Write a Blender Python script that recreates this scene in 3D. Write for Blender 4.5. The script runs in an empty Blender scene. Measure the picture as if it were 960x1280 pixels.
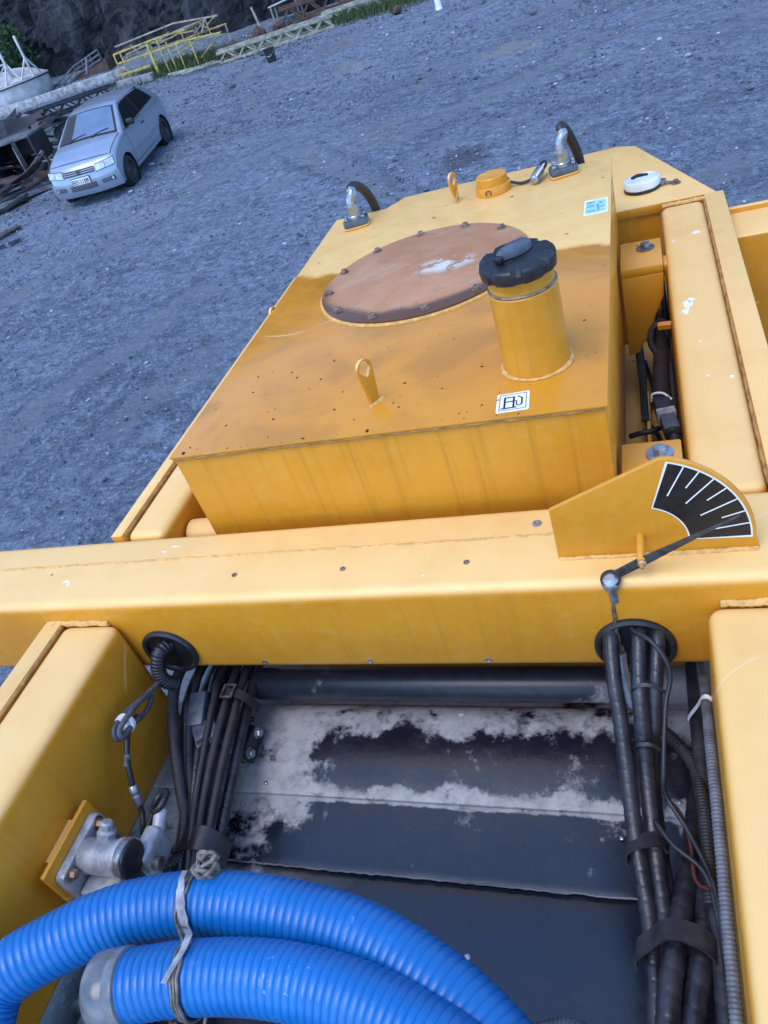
import bpy, bmesh, math, random
from math import radians as R_, sin, cos, pi, sqrt
from mathutils import Vector, Matrix, noise
random.seed(7)
sc = bpy.context.scene
# ------------------------------------------------------------------ camera
cam_d = bpy.data.cameras.new('camera'); cam = bpy.data.objects.new('camera', cam_d)
sc.collection.objects.link(cam); sc.camera = cam
def cam_axes(yaw, pitch, roll):
    cy, sy, cp, sp = cos(yaw), sin(yaw), cos(pitch), sin(pitch)
    fw = Vector((-sy*cp, cy*cp, -sp)); rt = Vector((cy, sy, 0)); up = rt.cross(fw)
    return cos(roll)*rt+sin(roll)*up, -sin(roll)*rt+cos(roll)*up, fw
rt, up, fw = cam_axes(R_(25.9), R_(36.25), R_(-20.7))
m3 = Matrix((rt, up, -fw)).transposed()
cam.matrix_world = Matrix.Translation((0, 0, 4.35)) @ m3.to_4x4()
cam_d.sensor_fit = 'VERTICAL'; cam_d.sensor_height = 36; cam_d.sensor_width = 27
cam_d.lens = 961/1280*36; cam_d.clip_start = .02; cam_d.clip_end = 1500
# ------------------------------------------------------------------ sky and sun
SUN_EL, SUN_AZ = 64, 205            # azimuth from +Y towards +X, degrees
w = bpy.data.worlds.new('World'); sc.world = w; w.use_nodes = True
nt = w.node_tree; bg = nt.nodes['Background']
sky = nt.nodes.new('ShaderNodeTexSky'); sky.sky_type = 'NISHITA'; sky.sun_disc = False
sky.sun_elevation = R_(SUN_EL); sky.sun_rotation = R_(SUN_AZ)
sky.air_density = 1.0; sky.dust_density = 0.6; sky.ozone_density = 8.0
nt.links.new(sky.outputs[0], bg.inputs[0]); bg.inputs[1].default_value = 0.15
sun_d = bpy.data.lights.new('sun', 'SUN'); sun = bpy.data.objects.new('sun', sun_d); sc.collection.objects.link(sun)
sun_d.energy = 0.6; sun_d.angle = R_(38); sun_d.color = (1.0, .90, .78)
sd = Vector((sin(R_(SUN_AZ))*cos(R_(SUN_EL)), cos(R_(SUN_AZ))*cos(R_(SUN_EL)), sin(R_(SUN_EL))))
sun.rotation_euler = sd.to_track_quat('Z', 'Y').to_euler(); sun.location = (0, 0, 30)
sc.view_settings.view_transform = 'Standard'; sc.view_settings.look = 'None'
sc.view_settings.exposure = 1.6; sc.view_settings.gamma = 1

# ------------------------------------------------------------------ materials
class NT:
    def __init__(s, name):
        s.m = bpy.data.materials.new(name); s.m.use_nodes = True
        s.t = s.m.node_tree; s.b = s.t.nodes['Principled BSDF']; s._obj = None
    def n(s, typ, **kw):
        x = s.t.nodes.new('ShaderNode'+typ)
        for k, v in kw.items(): setattr(x, k, v)
        return x
    def l(s, a, b): s.t.links.new(a, b)
    def obj(s):
        if s._obj is None: s._obj = s.n('TexCoord').outputs['Object']
        return s._obj
    def mapping(s, scale=(1, 1, 1), rot=(0, 0, 0), loc=(0, 0, 0)):
        x = s.n('Mapping'); s.l(s.obj(), x.inputs[0]); x.inputs['Scale'].default_value = scale
        x.inputs['Rotation'].default_value = rot; x.inputs['Location'].default_value = loc
        return x.outputs[0]
    def noise(s, scale, detail=4, rough=.55, vec=None, dist=0):
        x = s.n('TexNoise'); s.l(vec or s.obj(), x.inputs['Vector']); x.inputs['Scale'].default_value = scale
        x.inputs['Detail'].default_value = detail; x.inputs['Roughness'].default_value = rough
        x.inputs['Distortion'].default_value = dist
        return x.outputs['Fac']
    def ramp(s, fac, a, b, lo=0., hi=1.):
        x = s.n('MapRange'); x.interpolation_type = 'SMOOTHSTEP'; s.l(fac, x.inputs[0])
        for i, v in enumerate((a, b, lo, hi)): x.inputs[i+1].default_value = v
        return x.outputs[0]
    def math(s, op, a, b=None, clamp=False):
        x = s.n('Math', operation=op); x.use_clamp = clamp
        for i, v in enumerate((a, b)):
            if v is None: continue
            if isinstance(v, (int, float)): x.inputs[i].default_value = v
            else: s.l(v, x.inputs[i])
        return x.outputs[0]
    def mix(s, fac, a, b):
        x = s.n('Mix', data_type='RGBA')
        for sock, v in ((x.inputs['Factor'], fac), (x.inputs[6], a), (x.inputs[7], b)):
            if isinstance(v, (int, float)): sock.default_value = v
            elif isinstance(v, (tuple, list)): sock.default_value = tuple(v)+(1,)*(4-len(v))
            else: s.l(v, sock)
        return x.outputs[2]
    def col(s, c):
        if isinstance(c, (tuple, list)): s.b.inputs['Base Color'].default_value = tuple(c)+(1,)
        else: s.l(c, s.b.inputs['Base Color'])
    def set(s, **kw):
        names = dict(rough='Roughness', metal='Metallic', spec='Specular IOR Level', coat='Coat Weight', coatr='Coat Roughness', ior='IOR', alpha='Alpha', trans='Transmission Weight')
        for k, v in kw.items():
            i = s.b.inputs[names[k]]
            if isinstance(v, (int, float)): i.default_value = v
            else: s.l(v, i)
    def bump(s, h, strength=.3, dist=.01):
        x = s.n('Bump'); x.inputs['Strength'].default_value = strength; x.inputs['Distance'].default_value = dist
        s.l(h, x.inputs['Height']); s.l(x.outputs[0], s.b.inputs['Normal'])
    def sep(s, v):
        x = s.n('SeparateXYZ'); s.l(v, x.inputs[0]); return x.outputs

def plain(name, c, rough=.5, metal=0, var=.25, scale=20, bump=0, bscale=80, spec=.5):
    t = NT(name); f = t.noise(scale, 5)
    t.col(t.mix(t.ramp(f, .3, .7), tuple(x*(1-var) for x in c), tuple(min(1, x*(1+var)) for x in c)))
    t.set(rough=t.ramp(f, .2, .8, max(.05, rough-.1), min(1, rough+.12)), metal=metal, spec=spec)
    if bump: t.bump(t.noise(bscale, 3), bump, .003)
    return t.m

YEL = (.67, .288, .022); YEL_D = (.60, .242, .014); DUST_SKY = (.86, .555, .205)
def paint(name, stain=None, streak=.5, dust_sky=.6, speck=.15):
    t = NT(name); g = t.n('NewGeometry')
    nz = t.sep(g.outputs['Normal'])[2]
    big = t.noise(2.2, 4); fine = t.noise(38, 6, .65); mid = t.noise(9, 5, .6)
    c = t.mix(t.ramp(big, .35, .65), YEL_D, YEL)
    c = t.mix(t.math('MULTIPLY', t.ramp(fine, .45, .8), .25), c, (.66, .40, .09))
    # run-off streaks on standing faces
    st = t.noise(1, 5, .6, t.mapping((62, 62, 1.6)))
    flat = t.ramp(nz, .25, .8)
    side = t.math('SUBTRACT', 1, flat, True)
    sm = t.math('MULTIPLY', t.math('MULTIPLY', t.ramp(st, .5, .78), side), streak)
    c = t.mix(sm, c, (.34, .15, .012))
    # pale flat tops: settled dust plus sky brightness painted in
    dm = t.math('MULTIPLY', t.math('MULTIPLY', flat, t.ramp(mid, .25, .62, .82, 1)), dust_sky)
    rough = t.ramp(fine, .3, .7, .26, .40)
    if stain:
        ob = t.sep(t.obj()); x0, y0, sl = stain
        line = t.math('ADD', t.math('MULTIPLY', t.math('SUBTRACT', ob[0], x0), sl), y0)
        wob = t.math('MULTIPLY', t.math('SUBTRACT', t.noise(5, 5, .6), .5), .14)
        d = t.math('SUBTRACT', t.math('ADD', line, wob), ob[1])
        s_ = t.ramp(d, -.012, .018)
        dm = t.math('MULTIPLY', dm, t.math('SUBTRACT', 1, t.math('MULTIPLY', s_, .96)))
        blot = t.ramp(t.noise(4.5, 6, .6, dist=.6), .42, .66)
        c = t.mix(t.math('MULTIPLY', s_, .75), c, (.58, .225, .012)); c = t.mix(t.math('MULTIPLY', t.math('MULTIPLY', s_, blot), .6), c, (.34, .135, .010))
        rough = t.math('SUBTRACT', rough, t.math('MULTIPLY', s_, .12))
    c = t.mix(dm, c, DUST_SKY)
    # dark chips and grime specks
    v = t.n('TexVoronoi'); v.inputs['Scale'].default_value = 27; t.l(t.mapping((1, 1, 1), (.7, .4, .9)), v.inputs['Vector'])
    sz = t.math('ADD', .03, t.math('MULTIPLY', t.sep(v.outputs['Color'])[1], .17)); sp = t.math('MULTIPLY', t.math('LESS_THAN', t.math('ADD', v.outputs['Distance'], t.math('MULTIPLY', fine, .06)), sz), t.math('GREATER_THAN', t.sep(v.outputs['Color'])[0], 1-.11*speck))
    c = t.mix(t.math('MULTIPLY', sp, .75), c, (.10, .055, .022))
    v2 = t.n('TexVoronoi'); v2.inputs['Scale'].default_value = 13; t.l(t.mapping((1, 1, 1), (.3, .5, .2), (3, 1, 2)), v2.inputs['Vector'])
    sp2 = t.math('MULTIPLY', t.ramp(t.math('ADD', v2.outputs['Distance'], t.math('MULTIPLY', fine, .12)), .15, .11), t.ramp(t.sep(v2.outputs['Color'])[1], .955, .965))
    c = t.mix(t.math('MULTIPLY', sp2, .7), c, (.78, .74, .68))
    # scratches: thin pale lines
    sc_ = t.n('TexWave'); sc_.inputs['Scale'].default_value = .8; sc_.inputs['Distortion'].default_value = 22; sc_.inputs['Detail'].default_value = 3
    t.l(t.mapping((1, 1, 1), (.2, .4, .9)), sc_.inputs['Vector'])
    scm = t.math('MULTIPLY', t.ramp(sc_.outputs['Fac'], .9975, .9995), t.ramp(t.noise(3, 2), .56, .62))
    c = t.mix(t.math('MULTIPLY', scm, .5), c, (.78, .62, .36))
    rub = t.math('MULTIPLY', t.ramp(t.noise(1, 6, .7, t.mapping((5, 26, 26), (.2, .1, .5))), .66, .74), t.ramp(t.noise(55, 5, .7), .5, .62))
    c = t.mix(t.math('MULTIPLY', rub, .45), c, (.42, .22, .07))
    t.col(c); t.set(rough=t.math('ADD', rough, t.math('MULTIPLY', dm, .12)), spec=.45)
    t.bump(t.math('ADD', t.math('MULTIPLY', big, 1.5), t.math('MULTIPLY', fine, .10)), .12, .01)
    return t.m

M = {}
M['yellow'] = paint('yellow_paint', dust_sky=.9, streak=.28)
M['tank_top'] = paint('tank_top_paint', stain=(.432, .66, -.22), dust_sky=.9, speck=1)
M['tank_side'] = paint('tank_side_paint', streak=.45, dust_sky=.1, speck=.5)
M['yellow_clean'] = paint('yellow_clean', streak=.1, dust_sky=.1, speck=.2)
M['yellow_dust_sky'] = paint('yellow_dust_sky', streak=.3, dust_sky=.8)
M['weld'] = plain('painted_weld', (.64, .36, .10), .5, 0, .2, 90, .5, 160)
M['seam'] = plain('grimy_seam', (.34, .19, .06), .6, 0, .4, 30, .4, 160)
M['black'] = plain('black_rubber', (.016, .017, .02), .45, 0, .4, 30, .25, 120)
M['wrap'] = plain('spiral_wrap_plastic', (.02, .021, .026), .34, 0, .5, 25, .2, 200)
M['dull_black'] = plain('dusty_black_hose', (.020, .020, .023), .62, 0, .5, 25, .3, 120)
M['cap'] = plain('cap_plastic', (.014, .015, .018), .42, 0, .3, 40, .25, 260)
M['cap_grey'] = plain('cap_latch_plastic', (.065, .08, .105), .38, 0, .3, 40)
M['zinc'] = plain('zinc_plated_steel', (.36, .38, .41), .34, .75, .3, 45, .2, 90)
M['steel'] = plain('dull_steel', (.22, .21, .20), .45, .8, .4, 45, .3, 90)
M['rusty_bolt'] = plain('weathered_bolt_steel', (.24, .17, .12), .5, .6, .5, 60, .4, 150)
M['brass'] = plain('copper_coloured_pin', (.55, .30, .14), .4, .6, .3, 60)
M['alu'] = plain('cast_aluminium', (.34, .36, .39), .48, .35, .3, 30, .35, 140)
M['grey_conduit'] = plain('grey_conduit_plastic', (.12, .125, .14), .5, 0, .3, 40)
M['blue_grey'] = plain('blue_grey_cable', (.06, .065, .08), .55, 0, .3, 40)
M['white_plastic'] = plain('white_plastic', (.74, .75, .76), .4, 0, .08, 40)
M['white'] = plain('white_print', (.80, .80, .78), .5, 0, .05, 60)
M['dial_black'] = plain('dial_black', (.008, .008, .009), .45, 0, .3, 60)
M['ptr_black'] = plain('pointer_black_paint', (.05, .043, .040), .5, 0, .4, 90)
M['rubber_tyre'] = plain('tyre_rubber', (.018, .018, .019), .75, 0, .3, 30)
M['wire'] = plain('twisted_wire_grey', (.16, .14, .12), .55, .2, .5, 60)
M['tape'] = plain('old_grey_tape', (.30, .31, .33), .6, 0, .5, 30)
M['clear_plastic'] = plain('milky_clear_plastic', (.13, .14, .15), .22, 0, .5, 16)
M['sticker_blue'] = plain('pale_blue_label', (.36, .60, .70), .4, 0, .15, 40)
M['sticker_ink'] = plain('label_ink', (.10, .26, .42), .5, 0, .2, 80)
M['wrap_red'] = plain('dark_red_wire', (.07, .012, .012), .5)

def m_cover():
    t = NT('rusted_cover_plate'); ob = t.sep(t.obj())
    n1 = t.noise(5, 6, .6, dist=.5); n2 = t.noise(18, 6, .65); n3 = t.noise(3.2, 4)
    c = t.mix(t.ramp(n1, .35, .7), (.45, .20, .085), (.54, .30, .165))
    c = t.mix(t.math('MULTIPLY', t.ramp(n2, .5, .75), .55), c, (.26, .16, .10))
    c = t.mix(t.math('MULTIPLY', t.ramp(n3, .5, .75), .4), c, (.46, .14, .035))
    # oil pooled along the near rim
    rr = t.math('SQRT', t.math('ADD', t.math('MULTIPLY', ob[0], ob[0]), t.math('MULTIPLY', t.math('ADD', ob[1], -.035), t.math('ADD', ob[1], -.035))))
    oil = t.math('MULTIPLY', t.ramp(t.math('ADD', rr, t.math('MULTIPLY', t.math('SUBTRACT', n1, .5), .10)), .238, .272), t.ramp(ob[1], .06, -.10))
    c = t.mix(t.math('MULTIPLY', oil, .9), c, (.085, .035, .014))
    sx = t.math('MULTIPLY', t.math('SUBTRACT', ob[0], .06), 9); sy = t.math('MULTIPLY', t.math('SUBTRACT', ob[1], .0), 17)
    dd = t.math('SQRT', t.math('ADD', t.math('MULTIPLY', sx, sx), t.math('MULTIPLY', sy, sy)))
    scr = t.math('MULTIPLY', t.ramp(dd, 1.0, .3), t.ramp(t.noise(26, 5, .7), .48, .58))
    c = t.mix(scr, c, (.62, .62, .58))
    t.col(c); t.set(rough=t.math('SUBTRACT', t.ramp(n2, .3, .7, .42, .62), t.math('MULTIPLY', oil, .25)), metal=.15)
    t.bump(n2, .25, .004); return t.m
M['cover'] = m_cover()

def m_hood():
    t = NT('hood_dark_paint'); ob = t.sep(t.obj())     # local x: 0 (left) .. 1.1 (right)
    n1 = t.noise(5.5, 9, .70, dist=.1); n2 = t.noise(30, 6, .7); n3 = t.noise(16, 7, .72)
    left = t.ramp(ob[0], .40, .10, 0, .42)
    yy = ob[1]                                           # local y: 0 near .. .8 far
    rim = t.math('MAXIMUM', t.ramp(yy, .70, .76, 0, .34), t.math('MULTIPLY', t.ramp(yy, .635, .595), t.ramp(yy, .580, .590, 0, .36)))
    rgt = t.ramp(ob[0], .82, 1.0, 0, .12)
    far = t.ramp(yy, .44, .585, -.30, .0)
    f = t.math('ADD', t.math('ADD', t.math('ADD', t.math('MULTIPLY', n1, 2.1), -.55), t.math('ADD', left, rim)), t.math('ADD', rgt, far))
    d = t.ramp(t.math('ADD', f, t.math('MULTIPLY', t.math('SUBTRACT', n3, .5), .8)), .58, .80)
    c = t.mix(t.ramp(n1, .3, .7), (.004, .006, .013), (.007, .010, .020))
    c = t.mix(t.math('MULTIPLY', d, t.ramp(n2, .25, .65, .45, .92)), c, (.33, .33, .335))
    c = t.mix(t.math('MULTIPLY', t.math('MULTIPLY', t.ramp(t.noise(14, 7, .75, dist=.8), .56, .62), t.ramp(d, .15, .5)), .55), c, (.012, .016, .026))
    band_ = t.math('MULTIPLY', t.math('MULTIPLY', t.ramp(yy, .400, .425), t.ramp(yy, .455, .435)), t.ramp(t.math('ADD', ob[0], t.math('MULTIPLY', n3, .5)), .75, .35))
    c = t.mix(t.math('MULTIPLY', band_, t.ramp(n3, .35, .6, .2, .8)), c, (.30, .30, .31))
    c = t.mix(t.math('MULTIPLY', t.ramp(n2, .6, .8), .05), c, (.30, .29, .28))
    v = t.n('TexVoronoi'); v.inputs['Scale'].default_value = 16; t.l(t.obj(), v.inputs['Vector'])
    sp = t.math('MULTIPLY', t.ramp(v.outputs['Distance'], .12, .07), t.ramp(t.sep(v.outputs['Color'])[0], .9, .93))
    c = t.mix(sp, c, (.5, .5, .5))
    t.col(c); t.set(rough=t.math('ADD', t.ramp(n3, .3, .7, .20, .32), t.math('MULTIPLY', d, .35)), spec=.8)
    t.bump(t.math('ADD', t.math('MULTIPLY', n2, .3), n1), .15, .006); return t.m
M['hood'] = m_hood()
def m_pipe():
    t = NT('dark_pipe_paint'); ob = t.sep(t.obj()); n = t.noise(9, 8, .65, dist=.4); n2 = t.noise(40, 5, .7)
    d = t.ramp(t.math('ADD', n, t.ramp(ob[0], .55, .9, 0, .3)), .66, .76)
    c = t.mix(d, t.mix(t.ramp(n2, .3, .7), (.012, .016, .024), (.024, .03, .04)), (.26, .25, .25))
    t.col(c); t.set(rough=.36); t.bump(n2, .15, .003); return t.m
M['pipe'] = m_pipe()
def m_bluehose():
    t = NT('blue_hose_pvc'); n = t.noise(6, 5); n2 = t.noise(24, 6, .7); n3 = t.noise(110, 4, .7)
    c = t.mix(t.ramp(n, .3, .7), (.002, .112, .35), (.003, .142, .43))
    c = t.mix(t.math('MULTIPLY', t.ramp(n2, .58, .76), .28), c, (.24, .28, .34))
    c = t.mix(t.math('MULTIPLY', t.ramp(n3, .64, .72), t.ramp(n, .55, .7)), c, (.6, .62, .66))
    t.col(c); t.set(rough=t.ramp(n2, .3, .7, .28, .5), spec=.45, coat=.1, coatr=.3); return t.m
M['blue_hose'] = m_bluehose()

def m_ground():
    t = NT('quarry_gravel_floor'); g = t.n('NewGeometry'); P = g.outputs['Position']
    def mp(scale, rot=0):
        x = t.n('Mapping'); t.l(P, x.inputs[0]); x.inputs['Scale'].default_value = scale; x.inputs['Rotation'].default_value = (0, 0, rot); return x.outputs[0]
    U = mp((1, 1, 1))
    big = t.noise(.28, 5, .6, U, .4); mid = t.noise(2.2, 8, .68, U); fine = t.noise(24, 8, .78, U); grit = t.noise(7, 9, .8, U)
    trk = t.noise(1, 7, .66, mp((.30, 1.5, 1), R_(-40)), 1.2); trk2 = t.noise(1, 6, .66, mp((.24, 1.9, 1), R_(-18)), 1.4)
    c = t.mix(t.ramp(big, .3, .7), (0.153, 0.194, 0.264), (0.228, 0.287, 0.379))
    c = t.mix(t.math('MULTIPLY', t.ramp(trk, .50, .68), .55), c, (0.305, 0.372, 0.459))
    c = t.mix(t.math('MULTIPLY', t.ramp(trk2, .54, .70), .3), c, (0.112, 0.142, 0.192))
    c = t.mix(t.math('MULTIPLY', t.ramp(mid, .50, .62), .55), c, (0.117, 0.145, 0.187))  # mid and grit contrast paints stone and relief shading into the colour
    brn = t.math('MULTIPLY', t.ramp(t.noise(.55, 6, .7, U, .8), .60, .70), .45)
    c = t.mix(brn, c, (0.254, 0.274, 0.272))
    c = t.mix(t.math('MULTIPLY', t.ramp(grit, .51, .60), .6), c, (0.400, 0.487, 0.583))
    c = t.mix(t.math('MULTIPLY', t.ramp(grit, .48, .40), .75), c, (0.072, 0.092, 0.128))
    c = t.mix(t.math('MULTIPLY', t.ramp(fine, .53, .62), .65), c, (0.467, 0.557, 0.653))
    c = t.mix(t.math('MULTIPLY', t.ramp(fine, .47, .38), .65), c, (0.065, 0.082, 0.110))
    c = t.mix(t.math('MULTIPLY', t.ramp(trk, .52, .64), .40), c, (0.218, 0.257, 0.300)); c = t.mix(t.math('MULTIPLY', t.ramp(trk2, .55, .66), .2), c, (0.061, 0.077, 0.103))
    wob = t.math('MULTIPLY', t.math('SUBTRACT', t.noise(.35, 5, .6, U), .5), 1.6)
    for (cx, cy), radii in (((10, 0), (22.9, 24.5, 17.2, 18.7, 14.0)), ((-26, 44), (30.0, 31.6, 36.5)), ((14, 30), (17.5, 19.0, 25.2))):
        sb = t.n('VectorMath', operation='DISTANCE'); fl = t.n('Mapping'); t.l(P, fl.inputs[0]); fl.inputs['Scale'].default_value = (1, 1, 0); t.l(fl.outputs[0], sb.inputs[0]); sb.inputs[1].default_value = (cx, cy, 0)
        rr0 = t.math('ADD', sb.outputs['Value'], wob)
        for k_, r0 in enumerate(radii):
            dd = t.math('ABSOLUTE', t.math('SUBTRACT', rr0, r0)); gate = t.ramp(t.noise(.22+.03*k_, 3, .6, mp((1, 1, 1), k_*.7+cx)), .44, .58)
            c = t.mix(t.math('MULTIPLY', t.math('MULTIPLY', t.ramp(dd, .30, .12), gate), t.ramp(grit, .3, .6, .40, .75)), c, (0.226, 0.260, 0.294))
            c = t.mix(t.math('MULTIPLY', t.math('MULTIPLY', t.ramp(t.math('ABSOLUTE', t.math('SUBTRACT', dd, .38)), .14, .04), gate), .25), c, (0.053, 0.066, 0.088))
    for (px_, py_, rx_, am, cl_) in ((-2.46, 18.8, .75, .5, (.36, .34, .30)), (-2.7, 12.9, .55, .6, (.06, .06, .065)), (-6.6, 20.5, .9, .45, (.33, .33, .33)), (-9.2, 13.2, .8, .35, (.30, .31, .33)), (-4.6, 15.0, 1.1, .3, (.28, .27, .27)), (-7.6, 23.2, .9, .4, (.26, .19, .17))):
        vd = t.n('VectorMath', operation='DISTANCE'); fl = t.n('Mapping'); t.l(P, fl.inputs[0]); fl.inputs['Scale'].default_value = (1, 1, 0); t.l(fl.outputs[0], vd.inputs[0]); vd.inputs[1].default_value = (px_, py_, 0)
        pm = t.ramp(t.math('ADD', vd.outputs['Value'], t.math('MULTIPLY', t.math('SUBTRACT', mid, .5), rx_*2.6)), rx_, rx_*.4)
        c = t.mix(t.math('MULTIPLY', pm, am), c, cl_)
    peb = None
    for scl, th, amt in ((9, .74, .6), (21, .70, .55)):
        v = t.n('TexVoronoi'); v.inputs['Scale'].default_value = scl; t.l(U, v.inputs['Vector']); cs = t.sep(v.outputs['Color'])
        m_ = t.math('MULTIPLY', t.ramp(t.math('ADD', v.outputs['Distance'], t.math('MULTIPLY', cs[2], .12)), .30, .20), t.ramp(cs[0], th, th+.05))
        c = t.mix(t.math('MULTIPLY', m_, amt), c, t.mix(cs[1], (0.103, 0.127, 0.160), (0.602, 0.710, 0.715)))
        peb = m_ if peb is None else t.math('ADD', peb, m_)
    t.col(c); t.set(rough=.9, spec=.25)
    h = t.math('ADD', t.math('MULTIPLY', mid, 1.0), t.math('ADD', t.math('MULTIPLY', grit, 1.1), t.math('ADD', t.math('MULTIPLY', fine, .5), t.math('ADD', t.math('MULTIPLY', trk, 1.5), t.math('MULTIPLY', peb, .25)))))
    t.bump(h, 1.0, .10); return t.m
M['ground'] = m_ground()
def island(name, cols, rough=.85):
    t = NT(name); g = t.n('NewGeometry'); r = g.outputs['Random Per Island']
    rp = t.n('ValToRGB'); t.l(r, rp.inputs[0]); e = rp.color_ramp.elements
    while len(e) < len(cols): e.new(.5)
    for i, (p, c) in enumerate(cols): e[i].position = p; e[i].color = tuple(c)+(1,)
    n = t.noise(30, 4); t.col(t.mix(t.math('MULTIPLY', t.ramp(n, .4, .7), .3), rp.outputs[0], (.05, .05, .055))); t.set(rough=rough, spec=.3); return t.m
M['stones'] = island('loose_stones', [(0, (.07, .078, .10)), (.5, (.11, .122, .15)), (.84, (.17, .18, .21)), (1, (.45, .47, .50))])
M['grass'] = island('grass_blades', [(0, (.03, .055, .018)), (.6, (.06, .10, .03)), (1, (.13, .14, .05))], .7)
M['leaf'] = island('shrub_leaves', [(0, (.018, .045, .018)), (.6, (.03, .075, .025)), (1, (.05, .10, .035))], .6)
def m_rock():
    t = NT('cliff_rock'); n1 = t.noise(.35, 8, .65, dist=.5); n2 = t.noise(1, 8, .7, t.mapping((2.6, 2.6, .7), (.15, .3, 0))); n3 = t.noise(6, 8, .75)
    c = t.mix(t.ramp(n1, .35, .65), (.030, .034, .045), (.06, .065, .08))
    c = t.mix(t.math('MULTIPLY', t.ramp(n2, .54, .66), .8), c, (.14, .145, .16))
    c = t.mix(t.math('MULTIPLY', t.ramp(n3, .55, .7), .5), c, (.11, .115, .13)); c = t.mix(t.math('MULTIPLY', t.ramp(n3, .45, .3), .5), c, (.012, .013, .018))
    c = t.mix(t.math('MULTIPLY', t.ramp(n2, .44, .32), .8), c, (.014, .016, .022))
    c = t.mix(t.math('MULTIPLY', t.ramp(t.noise(.8, 6, .7, t.mapping((1, 1, .4))), .62, .74), .5), c, (.13, .10, .075))
    vc = t.n('TexVoronoi'); vc.feature = 'DISTANCE_TO_EDGE'; vc.inputs['Scale'].default_value = 1; wv = t.n('VectorMath', operation='ADD'); nz_ = t.n('TexNoise'); nz_.inputs['Scale'].default_value = 1.3; t.l(t.obj(), nz_.inputs['Vector']); t.l(t.mapping((1.1, 1.1, .6), (.3, .35, 0)), wv.inputs[0]); t.l(nz_.outputs['Color'], wv.inputs[1]); t.l(wv.outputs[0], vc.inputs['Vector'])
    vp_ = t.n('TexVoronoi'); vp_.inputs['Scale'].default_value = 1; t.l(wv.outputs[0], vp_.inputs['Vector'])
    c = t.mix(t.math('MULTIPLY', t.ramp(t.sep(vp_.outputs['Color'])[0], .55, 1), .55), c, (.12, .13, .155)); c = t.mix(t.ramp(vc.outputs['Distance'], .05, .0, 0, .75), c, (.010, .011, .016))
    t.col(c); t.set(rough=.85, spec=.3); t.bump(t.math('ADD', n2, t.math('MULTIPLY', n3, .6)), 1.0, .5); return t.m
M['rock'] = m_rock()
M['ryellow'] = plain('faded_yellow_rail_paint', (.40, .32, .085), .55, 0, .35, 6)
M['rpale'] = plain('pale_weathered_rail', (.30, .285, .22), .6, 0, .35, 5)
M['rpurl'] = plain('rusty_brown_plate', (.075, .045, .035), .75, 0, .5, 3)
M['rustdk'] = plain('dark_scrap_steel', (.016, .018, .024), .55, .2, .5, 3)
M['rust'] = plain('rusty_scrap', (.085, .05, .038), .8, .1, .5, 5)
M['greysc'] = plain('grey_scrap_sheet', (.12, .125, .14), .6, .2, .4, 4)
M['silo'] = plain('off_white_silo_paint', (.46, .48, .48), .55, 0, .22, 3)
M['wbeam'] = plain('peeling_white_paint', (.33, .335, .34), .7, 0, .45, 7)
M['concrete'] = plain('grey_block', (.24, .24, .24), .8, 0, .3, 6)
def m_carpaint():
    t = NT('silver_car_paint'); n = t.noise(3, 4); t.col(t.mix(t.ramp(n, .3, .7), (.29, .345, .42), (.33, .39, .47)))
    t.set(rough=.34, metal=.45, coat=.6, coatr=.08); return t.m
M['car'] = m_carpaint()
M['glass'] = plain('dark_window_glass', (.012, .014, .016), .06, 0, .1, 3)
def m_clear():
    t = NT('windscreen_glass'); o = t.t.nodes['Material Output']; tr = t.n('BsdfTransparent'); gl = t.n('BsdfGlossy'); gl.inputs['Roughness'].default_value = .03
    fr = t.n('Fresnel'); fr.inputs[0].default_value = 1.5; mx = t.n('MixShader'); t.l(fr.outputs[0], mx.inputs[0]); t.l(tr.outputs[0], mx.inputs[1]); t.l(gl.outputs[0], mx.inputs[2]); t.l(mx.outputs[0], o.inputs[0]); return t.m
M['clear'] = m_clear()
M['screen_sky'] = plain('windscreen_sky_blue', (.14, .25, .42), .45, .1, .08, 4)  # sky reflection of the windscreen, put into a base colour
M['trim'] = plain('black_trim', (.015, .016, .018), .5)
M['lens'] = plain('headlight_lens', (.55, .57, .56), .12, .5, .25, 14)
M['chrome'] = plain('grille_chrome', (.55, .57, .60), .2, .8, .1)
M['rim'] = plain('wheel_rim_dark', (.045, .047, .052), .45, .5, .3, 20)

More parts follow.
